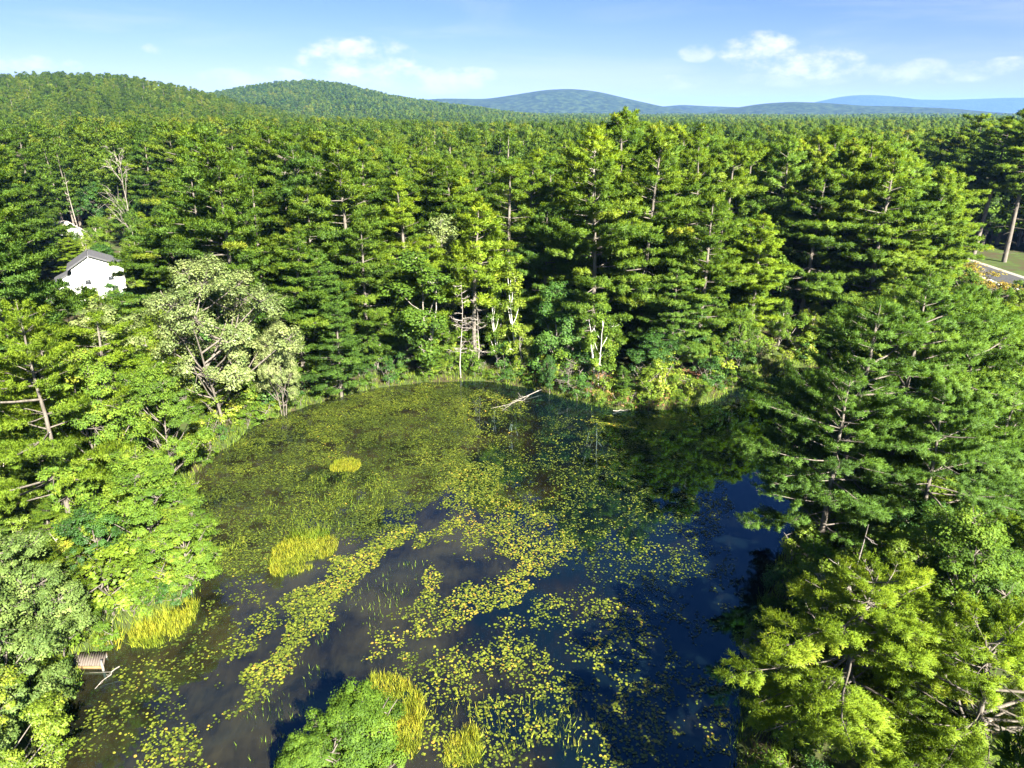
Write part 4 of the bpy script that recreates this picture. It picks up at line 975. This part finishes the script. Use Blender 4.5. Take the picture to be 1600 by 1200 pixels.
hx0, hxr, hx1 = pts[0][0], pts[1][0], pts[2][0]; ze0, zr, ze1 = pts[0][2], pts[1][2], pts[2][2]
hz = LZ(hxr, HY + 4); cxh = (hx0 + hx1) / 2
house = empty('house', (cxh, HY, hz), R(29), label='white house with a dark gable roof among the trees', category='house')
a0, ar, a1 = (hx0 - cxh) * .9, (hxr - cxh) * .9, (hx1 - cxh) * .9; e0, er, e1 = ze0 - hz, zr - hz, ze1 - hz
prism('wall', house, MAT['white'], [(a0, -.5), (a1, -.5), (a1, e1), (ar, er), (a0, e0)], 0, 4.6)
def slab(name, parent, mat, xa, za, xb, zb, y0, y1, th, up=.03):
    d = np.array([xb - xa, zb - za]); d /= np.linalg.norm(d); nrm = np.array([-d[1], d[0]]); nrm = nrm if nrm[1] > 0 else -nrm
    A = np.array([xa, za]) + nrm * up; B = np.array([xb, zb]) + nrm * up
    return prism(name, parent, mat, [tuple(A), tuple(B), tuple(B + nrm * th), tuple(A + nrm * th)], y0, y1)
sl0 = (er - e0) / (ar - a0); sl1 = (er - e1) / (a1 - ar)
rf = slab('roof', house, MAT['roof'], a0 - .45, e0 - .45 * sl0, ar, er, -.45, 4.9, .2)
rf = slab('roof', house, MAT['roof'], ar + .002, er + .06, a1 + .45, e1 - .45 * sl1 + .06, -.46, 4.91, .2)
wx0 = (AT(92, 440, HY)[0] - cxh) * .9
prism('side_wing', house, MAT['white'], [(wx0, -.5), (a0 - .003, -.5), (a0 - .003, e0 - .95), (wx0, e0 - 1.9)], 1.2, 4.5)
slab('wing_roof', house, MAT['roof'], wx0 - .3, e0 - 2.05, a0 - .006, e0 - .9, 1.0, 4.6, .15)
for (u, v, w, h, yf) in [(106.7, 442, .7, .62, 1.2), (138.4, 439.3, .75, .7, 0), (173.3, 436.3, .75, .6, 0), (180.7, 454.5, .8, 1.1, 0)]:
    c = AT(u, v, HY); x, z = (c[0] - cxh) * .9, c[2] - hz
    wv = [boxv(x - w / 2 - .09, x + w / 2 + .09, yf - .07, yf - .005, z + h / 2, z + h / 2 + .1), boxv(x - w / 2 - .09, x + w / 2 + .09, yf - .09, yf - .005, z - h / 2 - .1, z - h / 2),
          boxv(x - w / 2 - .09, x - w / 2, yf - .07, yf - .005, z - h / 2, z + h / 2), boxv(x + w / 2, x + w / 2 + .09, yf - .07, yf - .005, z - h / 2, z + h / 2)]
    win = obj('window', build_mesh('window', *cat(wv), mat=MAT['white']), house)
    box('pane', win, MAT['pane'], x - w / 2, x + w / 2, yf - .03, yf - .004, z - h / 2, z + h / 2)
c = AT(103, 346, 142); z2 = LZ(c[0], 144); zr2 = c[2] - z2
house2 = empty('house', (c[0], 142, z2), label='second house, only its pale tan gable roof showing above the maple', category='house')
house2.rotation_euler[2] = R(52)
prism('wall', house2, MAT['white'], [(-4, -.5), (4, -.5), (4, zr2 - 3.2), (0, zr2 - .1), (-4, zr2 - 3.2)], 0, 8)
slab('roof', house2, MAT['roof2'], -4.4, zr2 - 3.5, 0, zr2 - .15, -.4, 8.4, .2); slab('roof', house2, MAT['roof2'], .002, zr2 - .1, 4.4, zr2 - 3.45, -.41, 8.41, .2)

for q, (dx, dy, h) in enumerate([(-7, -4, 3.5), (-3, -5.5, 3), (4, -5, 3), (7.5, -3, 4.5), (9, 2, 7), (6, -9, 3.5), (1, -10, 3), (11, -8, 6), (14, -3, 8), (13, -13, 7), (8, -15, 6)]):
    x, y = float(house2.location[0]) + dx, 142 + dy
    plant(LEAF[q % 3], 'sapling', x, y, LZ(x, y) - .1, h, q * 2.1, f"{['green', 'yellow-green', 'bright green'][q % 3]} small tree {'left of' if dx < 0 else 'right of'} the second house", 'sapling', 'small trees round the second house', 1.2, leaf=['leaf', 'leaf_yellow', 'leaf'][q % 3])

# ------------------------------------------------------------------ dock
MAT['plank'] = noise_mat('weathered_planks', [(.25, (.07, .056, .046)), (.5, (.115, .095, .08)), (.8, (.17, .145, .125))], scale=4, stretch=(6, .6, 1), bump=.3)
MAT['beam'] = noise_mat('yellowish_dock_beam', [(.3, (.16, .10, .045)), (.7, (.24, .16, .075))], scale=5, bump=.2)
DZ = .30
fl, fr, nr2, nl = G(118, 1018, DZ), G(171, 1018, DZ), G(162, 1040, DZ), G(112, 1040, DZ)
dock = empty('dock', (float(nl[0]), float(nl[1]), 0), label='small weathered plank dock among reeds at the left bank', category='dock')
o0 = np.array(nl)
ex, ey = np.array(nr2) - o0, np.array(fl) - o0
npk = 13
ln = np.linalg.norm(ex); w = ln / npk; ux = ex / ln
vy = ey
def quadbox(p, a, b, z0, z1):
    V = np.array([[*(p + i * a + j * b), z] for i in (0, 1) for j in (0, 1) for z in (z0, z1)])
    F = np.array([[0, 1, 3, 2], [4, 6, 7, 5], [0, 4, 5, 1], [2, 3, 7, 6], [0, 2, 6, 4], [1, 5, 7, 3]]); return V, F
g = np.random.default_rng(5)
for q in range(npk):
    j = g.uniform(-.02, .02)
    V, F = quadbox(ux * (q * w + .008) + vy * (j * .5), ux * (w - .016), vy * (1 + j), DZ - .04 + g.uniform(-.004, .004), DZ)
    obj('plank', build_mesh('plank', V, F, mat=MAT['plank']), dock)
for (p, a, b) in [(ux * .0 - vy * .02, ex, vy * .025), (vy * .97, ex, vy * .025)]:
    V, F = quadbox(p, a, b, DZ - .22, DZ - .05); obj('beam', build_mesh('beam', V, F, mat=MAT['beam']), dock)
for (fx, fy, zt) in [(.02, .06, DZ - .05), (.96, -.03, DZ + .35), (.02, .9, DZ - .05), (.96, .92, DZ - .05)]:
    p = ex * fx + vy * fy
    V, F = tubes(np.array([[[p[0], p[1], -.7], [p[0], p[1], .1], [p[0], p[1], zt]]]), np.array([[.065, .065, .06]]), 8)
    po = obj('post', build_mesh('post', V, F, mat=MAT['deadwood'], smooth=True), dock)
    if zt > DZ:
        V, F = tubes(np.array([[[p[0], p[1], zt], [p[0], p[1], zt + .04], [p[0], p[1], zt + .05]]]), np.array([[.075, .07, .005]]), 8)
        obj('post_cap', build_mesh('post_cap', V, F, mat=MAT['roof']), po)

# ------------------------------------------------------------------ driftwood, stone, fallen needles
def branch(pix, z, r, label, seed, name='fallen_branch', twigs=4):
    g = np.random.default_rng(seed); parts = []
    for k, line in enumerate(pix):
        P = np.array([[*G(u, v, zz), zz] for (u, v), zz in zip(line, np.linspace(z[0], z[1], len(line)))])
        s = np.linspace(0, len(P) - 1, 8); P = np.stack([np.interp(s, np.arange(len(P)), P[:, c]) for c in range(3)], -1) + g.normal(0, .03, (8, 3))
        rr = np.linspace(r, r * .35, 8) * (1 if k == 0 else .6)
        parts.append(tubes(P[None], rr[None], 6))
        for _ in range(twigs):
            i = g.integers(2, 7); d = unit(g.normal(size=3) * [1, 1, .5] + [0, 0, .4]) * g.uniform(.3, .9)
            parts.append(tubes(np.stack([P[i], P[i] + d * .5, P[i] + d + g.normal(0, .08, 3)])[None], np.array([[r * .35, r * .25, r * .1]]), 4))
    V, F = cat(parts)
    return obj(name, build_mesh(name, V, F, mat=MAT['deadwood'], smooth=True), label=label, category='branch')
branch([[(846, 609), (825, 618), (800, 628)], [(826, 618), (815, 628)]], (.3, .05), .055, 'white fallen branch forking off the far bank into the water', 1)
branch([[(815, 625), (795, 632), (768, 638)], [(800, 630), (785, 642)]], (.12, .02), .04, 'thin white driftwood lying flat beside the forked branch', 2)
branch([[(186, 1040), (168, 1056), (146, 1077)], [(168, 1055), (179, 1050)]], (.5, .0), .035, 'bare white branch in the water beside the dock', 3, twigs=2)
branch([[(958, 642), (985, 640)]], (.1, .05), .06, 'short pale log at the waterline below the birch', 4, twigs=1)
g = np.random.default_rng(9)
import bmesh
bm = bmesh.new(); bmesh.ops.create_icosphere(bm, subdivisions=3, radius=1)
MAT['stone'] = noise_mat('grey_stone', [(.3, (.10, .10, .09)), (.7, (.24, .23, .21))], scale=3, bump=.6)
MAT['whitestone'] = noise_mat('white_painted_stone', [(.3, (.60, .60, .57)), (.7, (.78, .78, .75))], scale=3, bump=.3)
def rock(name, x, y, z, sx, sy, sz, mat, label, cat_, seed, group=None):
    b2 = bm.copy()
    for v_ in b2.verts:
        n_ = v_.co.copy(); f = .78 + .45 * float(vnoise(np.array([n_.x * 2 + seed + n_.z]), np.array([n_.y * 2 + n_.z * 1.3]), 1.0, seed)[0]); v_.co = n_ * f
        v_.co.x *= sx; v_.co.y *= sy; v_.co.z *= sz
    me = bpy.data.meshes.new(name); b2.to_mesh(me); b2.free(); me.materials.append(MAT[mat])
    for p_ in me.polygons: p_.use_smooth = True
    o = obj(name, me, None, (x, y, z), label=label, category=cat_)
    if group: o['group'] = group
rx, ry = G(1188, 1020); rock('boulder', rx, ry, .1, 1.0, 1.3, .8, 'stone', 'grey boulder in the shade at the near right waterline', 'boulder', 7)
for q in range(6):
    x, y = 79.2 - q * .05, 107 + q * 2.1
    rock('roadside_stone', x, y, LZ(x, y) + .12, .38, .38, .34, 'whitestone', 'white stone edging the road', 'stone', 20 + q, 'white stones along the road edge')
g = np.random.default_rng(15); C_ = [(958, 618, 2.0), (1000, 632, 1.6), (890, 600, 1.8), (1090, 600, 1.5)]
xx = np.concatenate([G(u, v)[0] + g.normal(0, r, 700) for u, v, r in C_]); yy = np.concatenate([G(u, v)[1] + g.normal(.8, r * .7, 700) for u, v, r in C_])
k = pond_dist(xx, yy) > .3; xx, yy = xx[k], yy[k]; n = len(xx)
MAT['redneedle'] = leaf_mat('fallen_red_needles', [(0, (.16, .075, .04)), (.5, (.27, .13, .07)), (1, (.38, .21, .12))], transl=.1, objvar=0)
nr = unit(np.tile([0, 0, 1.], (n, 1)) + g.normal(0, .25, (n, 3))); pz = np.stack([xx, yy, land(xx, yy) + .05], -1); a = unit(np.cross(nr, g.normal(size=(n, 3)))); b = np.cross(nr, a); sz = g.uniform(.1, .3, n)[:, None]
V3 = orient(np.stack([pz - a * sz, pz + a * sz, pz + b * sz], 1), nr)
obj('fallen_needles', build_mesh('fallen_needles', V3.reshape(-1, 3), np.arange(3 * n).reshape(-1, 3), np.repeat(g.random(n), 3), None, MAT['redneedle']), kind='stuff', label='carpet of reddish fallen needles on the far bank', category='needles')

# ------------------------------------------------------------------ road, lawn, car
MAT['asphalt'] = noise_mat('asphalt', [(.3, (.040, .040, .043)), (.7, (.065, .064, .064))], scale=2, bump=.3, rough=.9)
MAT['gravel'] = noise_mat('gravel_shoulder', [(.3, (.16, .14, .12)), (.7, (.30, .27, .23))], scale=5, bump=.5, rough=.95)
MAT['lawn'] = noise_mat('mown_lawn', [(.3, (.06, .10, .015)), (.7, (.12, .17, .025))], scale=1.5, bump=.4, rough=.9)
def strip(name, x0, x1, mat, dz, label):
    ys = np.linspace(62, 185, 60); bend = lambda y: 3.0 * ((y - 120) / 60) ** 2 * np.sign(y - 120) * .6
    V = np.array([[x + bend(y), y, LZ(82.8 + bend(y), y) + dz] for y in ys for x in (x0, x1)]); F = np.array([[2 * q, 2 * q + 1, 2 * q + 3, 2 * q + 2] for q in range(59)])
    return obj(name, build_mesh(name, V, F, mat=mat, smooth=True), kind='structure', label=label)
strip('road_shoulder', 78.8, 87.2, MAT['gravel'], .10, 'pale gravel shoulder of the road')
strip('road', 80, 86, MAT['asphalt'], .105, 'dark asphalt road at the right edge')
xs, ys = np.meshgrid(np.linspace(99, 132, 14), np.linspace(150, 182, 14), indexing='ij'); zs = land(xs, ys) + .06
i, j = np.meshgrid(np.arange(13), np.arange(13), indexing='ij'); F = np.stack([i * 14 + j, (i + 1) * 14 + j, (i + 1) * 14 + j + 1, i * 14 + j + 1], -1).reshape(-1, 4)
obj('lawn', build_mesh('lawn', np.stack([xs, ys, zs], -1).reshape(-1, 3), F, mat=MAT['lawn'], smooth=True), kind='structure', label='sunlit mown lawn across the road')
MAT['carpaint'] = noise_mat('white_car_paint', [(.3, (.70, .70, .70)), (.7, (.78, .78, .78))], scale=.5, rough=.25, spec=.5)
MAT['rubber'] = noise_mat('tyre_rubber', [(.3, (.015, .015, .016)), (.7, (.03, .03, .03))], scale=8, rough=.8)
MAT['rim'] = noise_mat('wheel_rim', [(.3, (.35, .35, .36)), (.7, (.5, .5, .5))], scale=8, rough=.3)
MAT['lamp'] = noise_mat('red_lamp_glass', [(.3, (.25, .01, .01)), (.7, (.35, .02, .02))], scale=8, rough=.2)
cc = G(1600, 371, 1.6); car = empty('parked_car', (float(cc[0]) + 1.0, float(cc[1]), LZ(cc[0], cc[1]) + .06), R(15), label='white car parked on the lawn at the picture edge', category='car')
prism('body', car, MAT['carpaint'], [(-2.2, .28), (2.2, .28), (2.28, .55), (2.2, .85), (1.25, .95), (-2.15, 1.0), (-2.28, .6)], -.88, .88)
prism('cabin', car, MAT['carpaint'], [(-1.95, .99), (1.2, .955), (.45, 1.52), (-1.55, 1.55)], -.76, .76)
for sy in (-1, 1):
    prism('side_window', car, MAT['pane'], [(-1.7, 1.04), (.9, 1.02), (.38, 1.45), (-1.42, 1.47)], *sorted((sy * .755, sy * .775)))
for sx in (-1.35, 1.4):
    for sy in (-1, 1):
        V, F = tubes(np.array([[[sx, sy * .70, .33], [sx, sy * .72, .33], [sx, sy * .89, .33], [sx, sy * .91, .33]]]), np.array([[.05, .33, .33, .2]]), 14)
        wh = obj('wheel', build_mesh('wheel', V, F, mat=MAT['rubber']), car)
        V, F = tubes(np.array([[[sx, sy * .85, .33], [sx, sy * .915, .33], [sx, sy * .92, .33]]]), np.array([[.2, .19, .01]]), 12); obj('rim', build_mesh('rim', V, F, mat=MAT['rim']), wh)
for sy in (-.65, .65): box('tail_lamp', car, MAT['lamp'], -2.29, -2.2, sy - .15, sy + .15, .7, .85)

# ------------------------------------------------------------------ the air
hm, t, out = new_mat('haze_air')
pv = t.nodes.new('ShaderNodeVolumePrincipled'); pv.inputs['Density'].default_value = 5.5e-5; pv.inputs['Color'].default_value = (.21, .43, 1.0, 1)
pv.inputs['Anisotropy'].default_value = 0.0
t.links.new(pv.outputs[0], out.inputs['Volume'])
HAZE_LOW = float(gz.min()) - 1.0
V, F = boxv(-16000, 16000, -16000, 16000, HAZE_LOW, 262)
haze = obj('haze', build_mesh('haze', V, F, mat=hm), kind='stuff', label='thin blue air haze over the far hills')
